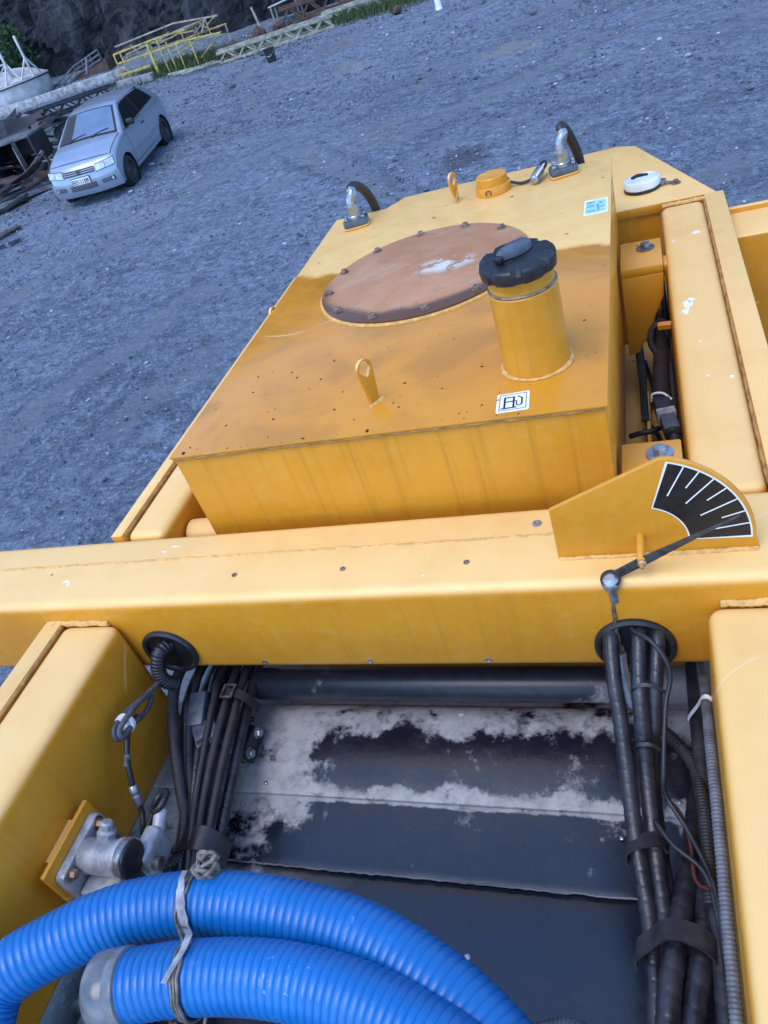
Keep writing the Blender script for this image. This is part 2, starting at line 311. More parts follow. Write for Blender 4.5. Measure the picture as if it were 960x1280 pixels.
# ------------------------------------------------------------------ mesh helpers
COL = sc.collection
class MB:
    def __init__(s): s.v = []; s.f = []
    def add(s, v, f):
        b = len(s.v); s.v += [Vector(x) for x in v]; s.f += [tuple(i+b for i in q) for q in f]; return s
    def box(s, x0, x1, y0, y1, z0, z1):
        v = [(x, y, z) for x in (x0, x1) for y in (y0, y1) for z in (z0, z1)]
        return s.add(v, [(0, 1, 3, 2), (4, 6, 7, 5), (0, 4, 5, 1), (2, 3, 7, 6), (0, 2, 6, 4), (1, 5, 7, 3)])
    def bar(s, a, b, w=.02, h=None, upv=(0, 0, 1)):
        a, b = Vector(a), Vector(b); d = (b-a).normalized(); u = Vector(upv)
        if abs(d.dot(u)) > .95: u = Vector((0, 1, 0))
        sx = d.cross(u).normalized(); sy = sx.cross(d); h = h or w
        v = [p+sx*i*w/2+sy*j*h/2 for p in (a, b) for i, j in ((-1, -1), (1, -1), (1, 1), (-1, 1))]
        return s.add(v, [(3, 2, 1, 0), (4, 5, 6, 7), (0, 1, 5, 4), (1, 2, 6, 5), (2, 3, 7, 6), (3, 0, 4, 7)])
    def prism(s, poly, t, o=(0, 0, 0), ex=(1, 0, 0), ey=(0, 0, 1)):
        """polygon (u,v) in the plane o+u*ex+v*ey, thickened t along ex x ey"""
        o, ex, ey = Vector(o), Vector(ex), Vector(ey); nn = ex.cross(ey).normalized()*t; n = len(poly)
        v = [o+ex*p[0]+ey*p[1] for p in poly]+[o+ex*p[0]+ey*p[1]+nn for p in poly]
        return s.add(v, [tuple(reversed(range(n))), tuple(range(n, 2*n))]+[(i, (i+1) % n, n+(i+1) % n, n+i) for i in range(n)])
    def lathe(s, prof, o=(0, 0, 0), ax=(0, 0, 1), seg=24, cap=True):
        """profile (radius, height) about axis ax at o"""
        o, ax = Vector(o), Vector(ax).normalized(); h = Vector((1, 0, 0)) if abs(ax.x) < .9 else Vector((0, 1, 0))
        a = ax.cross(h).normalized(); b = ax.cross(a); v = []; f = []
        for r, z in prof:
            for i in range(seg):
                q = 2*pi*i/seg; v.append(o+ax*z+(a*cos(q)+b*sin(q))*r)
        for k in range(len(prof)-1):
            for i in range(seg):
                j = (i+1) % seg; f.append((k*seg+i, k*seg+j, (k+1)*seg+j, (k+1)*seg+i))
        if cap: f.append(tuple(reversed(range(seg)))); f.append(tuple(range((len(prof)-1)*seg, len(prof)*seg)))
        return s.add(v, f)
    def tube(s, path, r, seg=10, step=.01, rf=None, smooth=True, cap=True):
        P = resample([Vector(p) for p in path], step) if smooth else [Vector(p) for p in path]
        n = len(P); T = [(P[min(i+1, n-1)]-P[max(i-1, 0)]).normalized() for i in range(n)]
        u = T[0].orthogonal().normalized(); v = []; f = []; sl = 0
        for i in range(n):
            if i: sl += (P[i]-P[i-1]).length
            u = (u-T[i]*u.dot(T[i])).normalized(); wv = T[i].cross(u)
            for k in range(seg):
                q = 2*pi*k/seg; rr = r if rf is None else rf(sl, q); v.append(P[i]+(u*cos(q)+wv*sin(q))*rr)
        for i in range(n-1):
            for k in range(seg):
                j = (k+1) % seg; f.append((i*seg+k, i*seg+j, (i+1)*seg+j, (i+1)*seg+k))
        if cap: f.append(tuple(reversed(range(seg)))); f.append(tuple(range((n-1)*seg, n*seg)))
        return s.add(v, f)
    def hexbolt(s, o, r=.008, h=.006, ax=(0, 0, 1), washer=1.5):
        o, ax = Vector(o), Vector(ax).normalized()
        if washer: s.lathe([(r*washer, 0), (r*washer, h*.25), (r*washer*.9, h*.3)], o, ax, 16)
        s.lathe([(r, h*.25), (r, h*1.0), (r*.86, h*1.18)], o, ax, 6)
        return s
    def build(s, name, mat, parent=None, bevel=0, seg=2, local=False, sharp=38, smooth=True, origin=None):
        me = bpy.data.meshes.new(name); off = Vector((0, 0, 0))
        if origin is not None: off = Vector(origin)
        elif parent is not None and not local: off = WL[parent.name]
        me.from_pydata([p-off for p in s.v], [], s.f)
        bm = bmesh.new(); bm.from_mesh(me)
        bmesh.ops.recalc_face_normals(bm, faces=bm.faces)
        if bevel:
            ed = [e for e in bm.edges if len(e.link_faces) == 2 and e.calc_face_angle(0) > R_(30)]
            bmesh.ops.bevel(bm, geom=ed, offset=bevel, segments=seg, affect='EDGES', profile=.5, clamp_overlap=True)
        bm.to_mesh(me); bm.free()
        if smooth:
            me.shade_smooth(); me.set_sharp_from_angle(angle=R_(sharp))
        me.materials.append(M[mat]); ob = bpy.data.objects.new(name, me); COL.objects.link(ob)
        if parent is not None:
            ob.parent = parent
            if origin is not None: ob.location = off-WL[parent.name]
            WL[ob.name] = off if not local else Vector((0, 0, 0))
        else:
            ob.location = off; WL[ob.name] = off
        return ob
WL = {}
def resample(pts, step):
    n = len(pts); out = []
    ext = [pts[0]*2-pts[1]]+pts+[pts[-1]*2-pts[-2]]
    for i in range(1, n):
        a, b, c, d = ext[i-1], ext[i], ext[i+1], ext[i+2]; k = max(2, int((c-b).length/step*2))
        for j in range(k):
            t = j/k; out.append(.5*((2*b)+(c-a)*t+(2*a-5*b+4*c-d)*t*t+(3*b-a-3*c+d)*t**3))
    out.append(pts[-1]); res = [out[0]]; acc = 0
    for i in range(1, len(out)):
        seg = out[i]-out[i-1]; L = seg.length; pos = 0
        while L > 1e-9 and acc+(L-pos) >= step:
            pos += step-acc; acc = 0; res.append(out[i-1]+seg*(pos/L))
        acc += L-pos
    res.append(out[-1]); return res
def thing(name, label, cat, loc=(0, 0, 0), group=None, rot=None):
    o = bpy.data.objects.new(name, None); COL.objects.link(o); o.location = loc; o.empty_display_size = .1
    if rot is not None: o.rotation_euler = rot
    WL[o.name] = Vector(loc); return tag(o, label, cat, group)
def tag(o, label, cat, group=None):
    o['label'] = label; o['category'] = cat
    if group: o['group'] = group
    return o
def struct(o): o['kind'] = 'structure'; return o
def stuff(o): o['kind'] = 'stuff'; return o
def dup(root):
    r = root.copy(); COL.objects.link(r)
    for ch in root.children:
        c = ch.copy(); COL.objects.link(c); c.parent = r
        for g in ch.children:
            d = g.copy(); COL.objects.link(d); d.parent = c
    return r
def gz(x, y): return .08*(-.556*x+.831*y)

# ------------------------------------------------------------------ ground and cliff
def axis(a, b, step, far):
    v = []; x = a
    while x <= b: v.append(x); x += step
    for k in far: v = [a-k]+v+[b+k]
    return v
def ground():
    xs = axis(-26, 8, .17, (3, 10, 40, 150, 500)); ys = axis(-2, 33, .17, (3, 10, 40, 150, 500)); nx = len(xs); v = []; f = []
    for y in ys:
        for x in xs:
            xx = max(-45, min(30, x)); yy = max(-15, min(45, y)); h = gz(xx, yy)
            p = Vector((x, y, 0)); h += .028*noise.noise(p*.9)+.022*noise.noise(p*2.3)+.05*noise.noise(p*.22)+.02*max(0, noise.noise(p*1.3+Vector((7, 3, 0))))
            cr = cos(R_(38))*y-sin(R_(38))*x          # shallow wheel ruts
            h += .012*sin(cr*3.1+2*noise.noise(p*.18))*max(0, noise.noise(p*.13+Vector((5, 2, 1)))+.2)
            v.append((x, y, h))
    for j in range(len(ys)-1):
        for i in range(nx-1):
            a = j*nx+i; f.append((a, a+1, a+nx+1, a+nx))
    struct(MB().add(v, f).build('ground', 'ground', sharp=180))
ground()
ICO = [(0, 0, 1), (.89, 0, .45), (.28, .85, .45), (-.72, .53, .45), (-.72, -.53, .45), (.28, -.85, .45), (.72, .53, -.45), (-.28, .85, -.45), (-.89, 0, -.45), (-.28, -.85, -.45), (.72, -.53, -.45), (0, 0, -1)]
ICF = [(0, 1, 2), (0, 2, 3), (0, 3, 4), (0, 4, 5), (0, 5, 1), (1, 6, 2), (2, 7, 3), (3, 8, 4), (4, 9, 5), (5, 10, 1), (6, 7, 2), (7, 8, 3), (8, 9, 4), (9, 10, 5), (10, 6, 1), (6, 11, 7), (7, 11, 8), (8, 11, 9), (9, 11, 10), (10, 11, 6)]
def stones():
    rnd = random.Random(3); m = MB()
    for i in range(30000):
        x = rnd.uniform(-22, 6); y = rnd.uniform(4, 29)
        if noise.noise(Vector((x*.5, y*.5, 3)))+.45*noise.noise(Vector((x*1.7, y*1.7, 9))) < rnd.uniform(-.55, .45): continue
        if x > -1.6 and y < 3.5: continue
        d = sqrt(x*x+y*y); s = min(.09, rnd.uniform(.006, .013)*(1+.05*d)*rnd.choice((1, 1, 1, 1.2, 1.6)))
        if rnd.random() < .012: s *= 2.2
        a = rnd.uniform(0, 6.28); sx, sy, sz = s*rnd.uniform(.8, 1.5), s*rnd.uniform(.7, 1.1), s*rnd.uniform(.4, .8)
        v = []
        for p in ICO:
            k = rnd.uniform(.75, 1.2); px, py, pz = p[0]*sx*k, p[1]*sy*k, p[2]*sz*k
            v.append((x+px*cos(a)-py*sin(a), y+px*sin(a)+py*cos(a), gz(x, y)+.01+sz*.35+pz))
        m.add(v, ICF)
    o = stuff(m.build('gravel', 'stones', smooth=False)); tag(o, 'loose grey stones scattered over the quarry yard floor', 'gravel')
stones()
def cliff():
    nx, nz = 260, 110; v = []; f = []
    for j in range(nz):
        for i in range(nx):
            x = -46+i/(nx-1)*64; t = j/(nz-1); z = -1+t*18
            p = Vector((x*.16, z*.07, 0)); q = Vector((x*.55, z*.22, 4)); r_ = Vector((x*1.5, z*.7, 8))
            d = 2.6*noise.noise(p)+1.5*abs(noise.noise(q))-1.0*abs(noise.noise(q*1.7+Vector((3, 1, 0))))+.75*abs(noise.noise(r_))+.40*abs(noise.noise(r_*2.3))+.22*noise.noise(r_*5)
            d += .9*(noise.cell(Vector((x*.42+.25*z*.3, z*.16, 0)))-.5)+.35*(noise.cell(Vector((x*1.1, z*.45+x*.2, 2)))-.5)
            bulge = .14*z+max(0, (x+8))*.3-1.5*max(0, min(1, (x+18)/3)); d *= .6+.4*min(1, max(0, (z-2)/4))
            v.append((x, 31.2+bulge-d+max(0, -(x+30))*-.4, z+1.0+.25*noise.noise(r_+Vector((9, 9, 9)))))
    for j in range(nz-1):
        for i in range(nx-1):
            a = j*nx+i; f.append((a, a+1, a+nx+1, a+nx))
    m = MB().add(v, f)
    # top shelf running back so that the cliff has depth
    b = len(m.v)
    for i in range(nx): x = -46+i/(nx-1)*64; m.v.append(Vector((x, 60, 19)))
    for i in range(nx-1): a = (nz-1)*nx+i; m.f.append((a, a+1, b+i+1, b+i))
    struct(m.build('cliff', 'rock', smooth=False))
cliff()

# ------------------------------------------------------------------ machine: chassis and frame
ox = Vector((-.525, 1.1, .1))
fr = thing('machine_frame', 'yellow welded steel box-beam frame of the large machine in the foreground', 'machine frame', ox)
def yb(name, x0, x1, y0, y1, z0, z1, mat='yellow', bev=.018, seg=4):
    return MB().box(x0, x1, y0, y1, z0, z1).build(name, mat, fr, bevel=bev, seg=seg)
cb = yb('cross_beam', -2.3, .75, .881, 1.088, 3.242, 3.45, bev=.022, seg=5)
def bead(a, b, r=.0045, wob=.0016, name='weld_bead', par=fr, mat='weld'):
    rnd = random.Random(int((a[0]+b[1])*999)); a, b = Vector(a), Vector(b); n = max(4, int((b-a).length/.012))
    side = (b-a).cross(Vector((0, 0, 1))).normalized()
    pts = [a.lerp(b, i/n)+side*rnd.uniform(-wob, wob) for i in range(n+1)]
    L = (b-a).length; ph = rnd.random()*9
    return MB().tube(pts, r, 8, .004, rf=lambda s, q: r*(.85+.2*abs(sin(s*260+ph))+.25*noise.noise(Vector((s*30, ph, 0))))).build(name, mat, par)
bead((-2.2, 1.005, 3.4495), (.05, 1.005, 3.4495), par=cb, r=.0032)
for x in (-.813, -.581, -.345):
    MB().lathe([(.0056, 0), (.0056, .0012), (.0036, .0014), (.0032, .0003)], (x, .947, 3.4502), (0, 0, 1), 14).build('bolt_hole', 'rusty_bolt', cb)
MB().lathe([(.0085, 0), (.0085, .0018), (.005, .0022), (.0045, .0005)], (-.229, 1.036, 3.4502), (0, 0, 1), 14).build('bolt_hole', 'zinc', cb)
for x in (-.799, -.569, -.336):
    MB().lathe([(.0058, 0), (.0058, .0014), (.0036, .0016), (.0032, .0004)], (x, .8808, 3.266), (0, -1, 0), 14).build('bolt_hole', 'zinc', cb)
def grommet(cx, cz, r):
    y = .8805
    g = MB().lathe([(r, 0), (r, .006), (r*.93, .010), (r*.84, .008), (r*.82, .002)], (cx, y, cz), (0, -1, 0), 40, cap=False).build('grommet', 'black', cb)
    MB().lathe([(r*.82, .0016), (0.001, .0016)], (cx, y, cz), (0, -1, 0), 32, cap=False).build('hole_interior', 'dial_black', g)
grommet(-.078, 3.302, .066); grommet(-1.005, 3.306, .062)
# near longitudinal beams, with an outer flange strip and a weld line
nl = yb('near_left_beam', -1.228, -1.085, -.6, .8805, 3.06, 3.40, bev=.024, seg=5)
yb('near_left_flange', -1.275, -1.2295, -.6, .8805, 3.05, 3.404, bev=.004, seg=2)
bead((-1.2288, -.3, 3.398), (-1.2288, .87, 3.398), .004, .001, par=nl, mat='seam')
bead((-1.265, .879, 3.402), (-1.11, .879, 3.398), .0075, .002, par=nl)
nr = yb('near_right_beam', .034, .24, -.6, .8805, 3.06, 3.40, bev=.026, seg=5)
bead((.055, .879, 3.398), (.24, .879, 3.402), .0075, .002, par=nr)
# rear longitudinal beams
rr = yb('rear_right_beam', .030, .150, 1.0885, 2.425, 3.05, 3.45, bev=.022, seg=5)
yb('rear_right_flange', .152, .205, 1.0885, 2.45, 3.02, 3.455, bev=.004, seg=2)
bead((.151, 1.10, 3.446), (.151, 2.42, 3.446), .0045, .001, par=rr, mat='seam')
bead((.035, 2.428, 3.449), (.17, 2.428, 3.449), .006, .002, par=rr)
rl = yb('rear_left_beam', -1.162, -1.058, 1.0885, 2.425, 3.05, 3.45, bev=.022, seg=5)
yb('rear_left_flange', -1.196, -1.164, 1.0885, 2.45, 3.02, 3.455, bev=.004, seg=2)
bead((-1.163, 1.10, 3.447), (-1.163, 2.42, 3.447), .004, .001, par=rl, mat='seam')
MB().lathe([(.038, -.06), (.038, .11)], (-.99, 1.175, 3.37), (1, 0, 0), 24).build('spacer_tube', 'yellow', fr)
# rear corner plate with clipped corners
pl = [(-.99, 2.455), (-.99, 2.98), (-.915, 3.09), (-.09, 3.10), (-.03, 3.06), (.188, 2.452)]
MB().prism(pl, -.03, (0, 0, 3.452), (1, 0, 0), (0, 1, 0)).build('rear_corner_plate', 'yellow_dust_sky', fr, bevel=.003)
yb('rear_wall', -1.05, .03, 2.46, 2.49, 2.9, 3.42, bev=.003)
# brackets between tank and right beam
def bracket(y0, y1, gus):
    b = yb('support_bracket', -.085, .022, y0, y1, 3.425, 3.45, 'yellow_clean', .004, 2)
    if gus:
        MB().prism([(-.085, 3.425), (.022, 3.425), (.018, 3.36), (-.03, 3.25), (-.055, 3.20), (-.085, 3.19)], .012, (0, y0+.012, 0)).build('gusset', 'yellow_clean', b, bevel=.003)
        MB().box(.022, .034, y0+.02, y0+.08, 3.405, 3.437).build('tab', 'yellow_clean', b, bevel=.003)
    return b
b1 = bracket(2.03, 2.205, True); MB().hexbolt((-.019, 2.145, 3.4505), .014, .014, washer=1.7).build('bolt', 'steel', b1)
b2 = bracket(1.16, 1.25, False); MB().hexbolt((-.017, 1.207, 3.4505), .013, .014, washer=1.9).build('bolt', 'zinc', b2)
yb('inner_floor', -.9, .03, 1.09, 2.45, 2.985, 3.0, 'yellow', .002, 1)
yb('inner_rib', -.05, -.04, 1.55, 1.95, 3.0005, 3.12, 'yellow', .002, 1)
def chip(par, cx, cy, w_, l_, z, seed, mat='white'):
    r2 = random.Random(seed); pts = []
    for k in range(14): a = 2*pi*k/14; q = r2.uniform(.45, 1.0); pts.append((cx+w_*q*cos(a), cy+l_*q*sin(a)))
    MB().prism(pts, .0004, (0, 0, z), (1, 0, 0), (0, 1, 0)).build('paint_chip', mat, par)
for k, (cx, cy, w_, l_) in enumerate(((.066, 1.78, .013, .028), (.060, 1.745, .011, .018), (.074, 1.80, .009, .014), (.112, 2.19, .016, .010), (.086, 1.455, .005, .006), (.128, 1.44, .006, .006), (.080, 1.60, .003, .004))): chip(rr, cx, cy, w_, l_, 3.4501, k)
for k, (cx, cy, w_, l_) in enumerate(((.075, .425, .007, .012), (.10, .60, .004, .005))): chip(nr, cx, cy, w_, l_, 3.4001, 20+k)
for k, (cx, cy, w_, l_) in enumerate(((-1.235, .955, .014, .005), (-1.225, .948, .005, .010), (-1.02, 1.03, .010, .002), (-1.0, 1.045, .016, .002), (-.42, .92, .003, .002))): chip(cb, cx, cy, w_, l_, 3.4501, 40+k)
# box body at the far right
fb = MB().box(.207, .9, 2.226, 2.40, 3.06, 3.40).build('side_box', 'yellow', fr, bevel=.006, seg=3)
MB().box(.207, .92, 2.40, 2.42, 3.0, 3.412).build('side_box_flange', 'yellow', fr, bevel=.003)
# lower chassis that carries the frame (below the beams)
MB().box(-1.0, -.02, -.9, 3.0, 1.0, 2.72).build('chassis', 'rustdk', fr, bevel=.03)
for x in (-.98, -.02):
    for y in (-.3, 2.3):
        z = gz(x, y)+.74
        MB().lathe([(.3, -.2), (.68, -.2), (.74, -.14), (.74, .14), (.68, .2), (.3, .2)], (x, y, z), (1, 0, 0), 32).build('wheel', 'rubber_tyre', fr)

# ------------------------------------------------------------------ fuel tank
to = Vector((-.522, 1.118, 3.25))
tk = thing('fuel_tank', 'yellow steel fuel tank with rusty round cover plate bolted on top', 'fuel tank', to)
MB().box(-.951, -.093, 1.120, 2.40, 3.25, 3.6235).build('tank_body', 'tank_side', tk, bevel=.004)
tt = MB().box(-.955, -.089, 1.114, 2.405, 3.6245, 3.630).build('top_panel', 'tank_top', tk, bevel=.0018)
bead((-.95, 1.1165, 3.622), (-.095, 1.1165, 3.622), .0022, .0008, par=tt, mat='seam')
cc = Vector((-.545, 1.826, 3.6305))
cv = MB().lathe([(.268, 0), (.268, .0085), (.265, .010), (.001, .010)], cc, (0, 0, 1), 96, cap=False).build('cover_plate', 'cover', tk, origin=cc)
MB().lathe([(.275, -.0003), (.2745, .002), (.271, .003), (.268, .004)], cc, (0, 0, 1), 96, cap=False).build('cover_ring', 'weld', tk)
for k in range(12):
    a = R_(12+30*k); MB().hexbolt(cc+Vector((.248*cos(a), .248*sin(a), .0102)), .0085, .008, washer=1.45).build('bolt', 'rusty_bolt', cv)
fc = Vector((-.217, 1.285, 3.6305))
nk = MB().lathe([(.061, 0), (.061, .155), (.0585, .158), (.0585, .166), (.056, .168), (.056, .20)], fc, (0, 0, 1), 48).build('filler_neck', 'tank_side', tk)
ring = [fc+Vector((.063*cos(2*pi*k/48), .063*sin(2*pi*k/48), .002)) for k in range(49)]
MB().tube(ring, .0045, 8, .004, rf=lambda s, q: .0040*(1+.12*sin(s*260)+.3*sin(s*37)), cap=False).build('weld_bead', 'weld', nk)
MB().lathe([(.0595, .157), (.0615, .160), (.0595, .163)], fc, (0, 0, 1), 40, cap=False).build('neck_ring', 'rusty_bolt', nk)
# scalloped cap
tilt = Matrix.Rotation(R_(2), 3, 'X')
def cap_ring(rad, z, lob):
    out = []
    for i in range(96):
        a = 2*pi*i/96; k = (a*8/(2*pi)) % 1; dip = lob if (k < .30) else 0
        if k < .05 or .25 < k < .30: dip *= .5
        out.append(fc+tilt @ Vector(((rad-dip)*cos(a), (rad-dip)*sin(a), z)))
    return out
mb = MB(); rings = [cap_ring(.058, .188, 0), cap_ring(.0655, .190, .0035), cap_ring(.067, .203, .004), cap_ring(.0655, .2105, .007), cap_ring(.0625, .2135, .010), cap_ring(.050, .2150, .0), cap_ring(.02, .2155, 0)]
vv = [p for r in rings for p in r]; ff = [(k*96+i, k*96+(i+1) % 96, (k+1)*96+(i+1) % 96, (k+1)*96+i) for k in range(6) for i in range(96)]
ff += [tuple(range(6*96, 7*96)), tuple(reversed(range(96)))]
cp = mb.add(vv, ff).build('filler_cap', 'cap', tk, sharp=28)
# teardrop lid over the lock
def tear(z, k):
    o = []
    for i in range(32):
        a = 2*pi*i/32; L = .030 if cos(a) > 0 else .036; x = L*cos(a); y = .0165*sin(a)*(1 if cos(a) > 0 else (1-.35*abs(cos(a))))
        ca, sa = cos(R_(40)), sin(R_(40)); o.append(fc+tilt @ Vector(((x*ca-y*sa)*k-.001, (x*sa+y*ca)*k+.006, z)))
    return o
rg = [tear(.217, 1.08), tear(.226, 1.05), tear(.231, .92), tear(.2335, .6)]
lt = MB().add([p for r in rg for p in r], [(k*32+i, k*32+(i+1) % 32, (k+1)*32+(i+1) % 32, (k+1)*32+i) for k in range(3) for i in range(32)]+[tuple(range(96, 128))]).build('lock_cover', 'cap_grey', cp)
MB().bar(fc+tilt @ Vector((-.034, -.018, .2225)), fc+tilt @ Vector((-.019, -.030, .2225)), .010, .010).build('hinge', 'cap', cp, bevel=.002)
def lifting_eye(x, y, w, h, ang, hole=.64, z=3.6305):
    ca, sa = cos(ang), sin(ang); ex = Vector((ca, sa, 0)); pts = [(-w*.72, 0), (w*.72, 0)]
    out = [(w*cos(t), h-w+w*sin(t)) for t in [R_(-8+i*196/18) for i in range(19)]]
    o = Vector((x, y, z)); nn = ex.cross(Vector((0, 0, 1))); m = MB(); th = .0075
    outer = [(-w*.55, .0)]+[(w*.55, .0)]+out; k = len(outer); cen = (0, h-w)
    inner = []
    for (u, v) in outer:
        a = math.atan2(v-cen[1], u); inner.append((hole*w*cos(a), cen[1]+hole*w*1.15*sin(a)))
    v = []
    for s_ in (-th/2, th/2):
        for ring_ in (outer, inner): v += [o+ex*u+Vector((0, 0, q))+nn*s_ for u, q in ring_]
    f = []
    for i in range(k):
        j = (i+1) % k; f += [(i, j, k+j, k+i), (2*k+i, 3*k+i, 3*k+j, 2*k+j), (i, 2*k+i, 2*k+j, j), (k+i, k+j, 3*k+j, 3*k+i)]
    e = m.add(v, f).build('lifting_eye', 'yellow_dust_sky', tk, bevel=.0012)
    MB().tube([o+ex*(-w*.9)+nn*.006, o+nn*.007, o+ex*(w*.9)+nn*.006], .0045, 8, .004).build('weld_bead', 'weld', e)
    return e
lifting_eye(-.528, 1.224, .0195, .094, R_(60), .74); lifting_eye(-.534, 2.315, .021, .085, R_(72))
lifting_eye(-.962, 1.775, .022, .05, R_(90), z=3.585)
bs = MB().lathe([(.052, 0), (.052, .022), (.0505, .024), (.045, .024), (.045, .046), (.043, .048)], (-.424, 2.335, 3.6305), (0, 0, 1), 40).build('breather_boss', 'yellow_clean', tk)
rg_ = [Vector((-.432+.008*cos(t), 2.2815, 3.643+.007*sin(t))) for t in [R_(-50+k*28) for k in range(11)]]
MB().tube(rg_, .0015, 6, .003).build('stamp_mark', 'ptr_black', bs)
# stickers
def sheet(name, pts, z, mat, par, t=.0008): return MB().prism(pts, t, (0, 0, z), (1, 0, 0), (0, 1, 0)).build(name, mat, par)
def rot2(cx, cy, a, pts): return [(cx+x*cos(a)-y*sin(a), cy+x*sin(a)+y*cos(a)) for x, y in pts]
def rrect(w, h, r=.003):
    o = []
    for sx, sy, a0 in ((1, 1, 0), (-1, 1, 90), (-1, -1, 180), (1, -1, 270)):
        for k in range(4): a = R_(a0+k*30); o.append((sx*(w/2-r)+r*cos(a), sy*(h/2-r)+r*sin(a)))
    return o
ec = (-.2505, 1.159, R_(3))
es = sheet('fuel_sign', rot2(*ec, rrect(.058, .060)), 3.6303, 'white', tk)
es['label'] = 'small white square sticker with black fuel pump pictogram'
def line(p, q, wd=.0024, par=es, z=3.6312, mat='dial_black', c=ec, name='print'):
    p, q = Vector((*p, 0)), Vector((*q, 0)); d = (q-p).normalized(); n = Vector((-d.y, d.x, 0))*wd/2; e = d*wd*.4
    sheet(name, rot2(*c, [(v.x, v.y) for v in (p-e+n, p-e-n, q+e-n, q+e+n)]), z+random.uniform(0, .0002), mat, par, .0003)
for a, b in (((-.0235, -.0245), (.0235, -.0245)), ((.0235, -.0245), (.0235, .0245)), ((.0235, .0245), (-.0235, .0245)), ((-.0235, .0245), (-.0235, -.0245))): line(a, b, .0011)
for a, b, wd in (((-.0145, -.018), (-.0145, .0155), .0034), ((.0015, -.018), (.0015, .0155), .0034), ((-.0145, .0155), (.0015, .0155), .003), ((-.0145, .0015), (.0015, .0015), .0028), ((-.019, -.0185), (.006, -.0185), .0032), ((.0015, .003), (.0065, .001), .0022), ((.0065, .001), (.007, -.0105), .0022), ((.007, -.0105), (.0105, -.014), .0022), ((.0105, -.014), (.0145, -.0125), .0022), ((.0145, -.0125), (.016, -.008), .0026), ((.016, -.008), (.016, .009), .003), ((.016, .009), (.0085, .0165), .0026)): line(a, b, wd)
lc = (-.126, 2.033, R_(0))
ls = sheet('label_sticker', rot2(*lc, rrect(.058, .10, .003)), 3.6303, 'white', tk); ls['label'] = 'pale blue and white rectangular label sticker'
sheet('label_field', rot2(*lc, rrect(.051, .086, .002)), 3.6311, 'sticker_blue', ls, .0002)
for a, b, wd in (((-.021, .030), (-.004, .030), .006), ((-.022, .012), (-.006, .012), .003), ((-.022, .002), (-.006, .002), .003), ((-.022, -.028), (-.004, -.028), .004), ((.004, .010), (.007, -.028), .004), ((.010, .022), (.014, .014), .005), ((.012, -.010), (.020, -.006), .006)): line(a, b, wd, ls, 3.6314, 'sticker_ink', lc)

rnd = random.Random(31); db = MB()
for i in range(85):
    x, y = rnd.uniform(-.94, -.10), 1.12+abs(rnd.gauss(0, .30))
    if i % 5 == 0: y = rnd.uniform(1.117, 1.135)
    if i % 9 == 0: x, y = fc.x+rnd.gauss(.05, .06), fc.y+rnd.gauss(-.02, .06)
    if y > 2.38 or sqrt((x-fc.x)**2+(y-fc.y)**2) < .068 or sqrt((x-cc.x)**2+(y-cc.y)**2) < .285 or not -.95 < x < -.095 or y < 1.117: continue
    s_ = rnd.choice((.0008, .0010, .0012, .0015, .0022))*(3 if i in (40, 77) else 1); a = rnd.uniform(0, 6.28)
    v = []
    for p in ICO: k = rnd.uniform(.6, 1.3); px, py = p[0]*s_*1.7*k, p[1]*s_*k; v.append((x+px*cos(a)-py*sin(a), y+px*sin(a)+py*cos(a), 3.6302+s_*.25+p[2]*s_*.35))
    db.add(v, ICF)
tag(stuff(db.build('debris', 'rustdk', smooth=False)), 'tiny dark crumbs of dirt scattered on the tank top', 'dirt')
# hose elbows on the tank
def fitting(x, y, label, yaw, tail, ht):
    t = thing('hose_elbow', label, 'hose fitting', (x, y, 3.6305), 'hose elbows on the tank top')
    ca, sa = cos(yaw), sin(yaw)
    P = lambda u, v, z: (x+u*ca-v*sa, y+u*sa+v*ca, 3.6305+z)
    poly = rrect(.078, .056, .012)
    MB().prism([(p[0]*1.06, p[1]*1.06) for p in poly], .006, P(0, 0, 0), (ca, sa, 0), (-sa, ca, 0)).build('base_pad', 'yellow_dust_sky', t, bevel=.0015)
    MB().prism(poly, .019, P(0, 0, .0062), (ca, sa, 0), (-sa, ca, 0)).build('flange', 'cap_grey', t, bevel=.004)
    for u in (-.027, .027):
        for v in (-.016, .016): MB().hexbolt(P(u, v, .0252), .0058, .008, washer=0).build('bolt', 'zinc', t)
    MB().lathe([(.021, .025), (.021, .034), (.0185, .037), (.0185, .058), (.020, .06), (.020, .066), (.017, .068)], (x, y, 3.6305), (0, 0, 1), 24).build('neck', 'zinc', t)
    el = [(x, y, 3.6305+.066), (x+.002, y+.002, 3.6305+ht*.86), (x+.012, y+.008, 3.6305+ht), (x+tail[0][0]*.5, y+tail[0][1]*.5, 3.6305+ht+.01)]
    MB().tube(el, .0138, 16, .005).build('elbow', 'zinc', t)
    e = Vector(el[-1]); pts = [e]+[Vector((x+a, y+b, 3.6305+c)) for a, b, c in tail]
    MB().tube(pts, .0140, 14, .008).build('rubber_hose', 'black', t)
fitting(-.851, 2.296, 'silver elbow with black hose on left rear corner of tank', R_(10), [(.012, .04, .108), (.024, .088, .075), (.031, .126, .0), (.032, .14, -.15)], .095)
fitting(-.221, 2.342, 'silver elbow with black hose beside the right rear tank edge', R_(14), [(.012, .025, .122), (.027, .064, .07), (.04, .094, .0), (.042, .105, -.12)], .105)
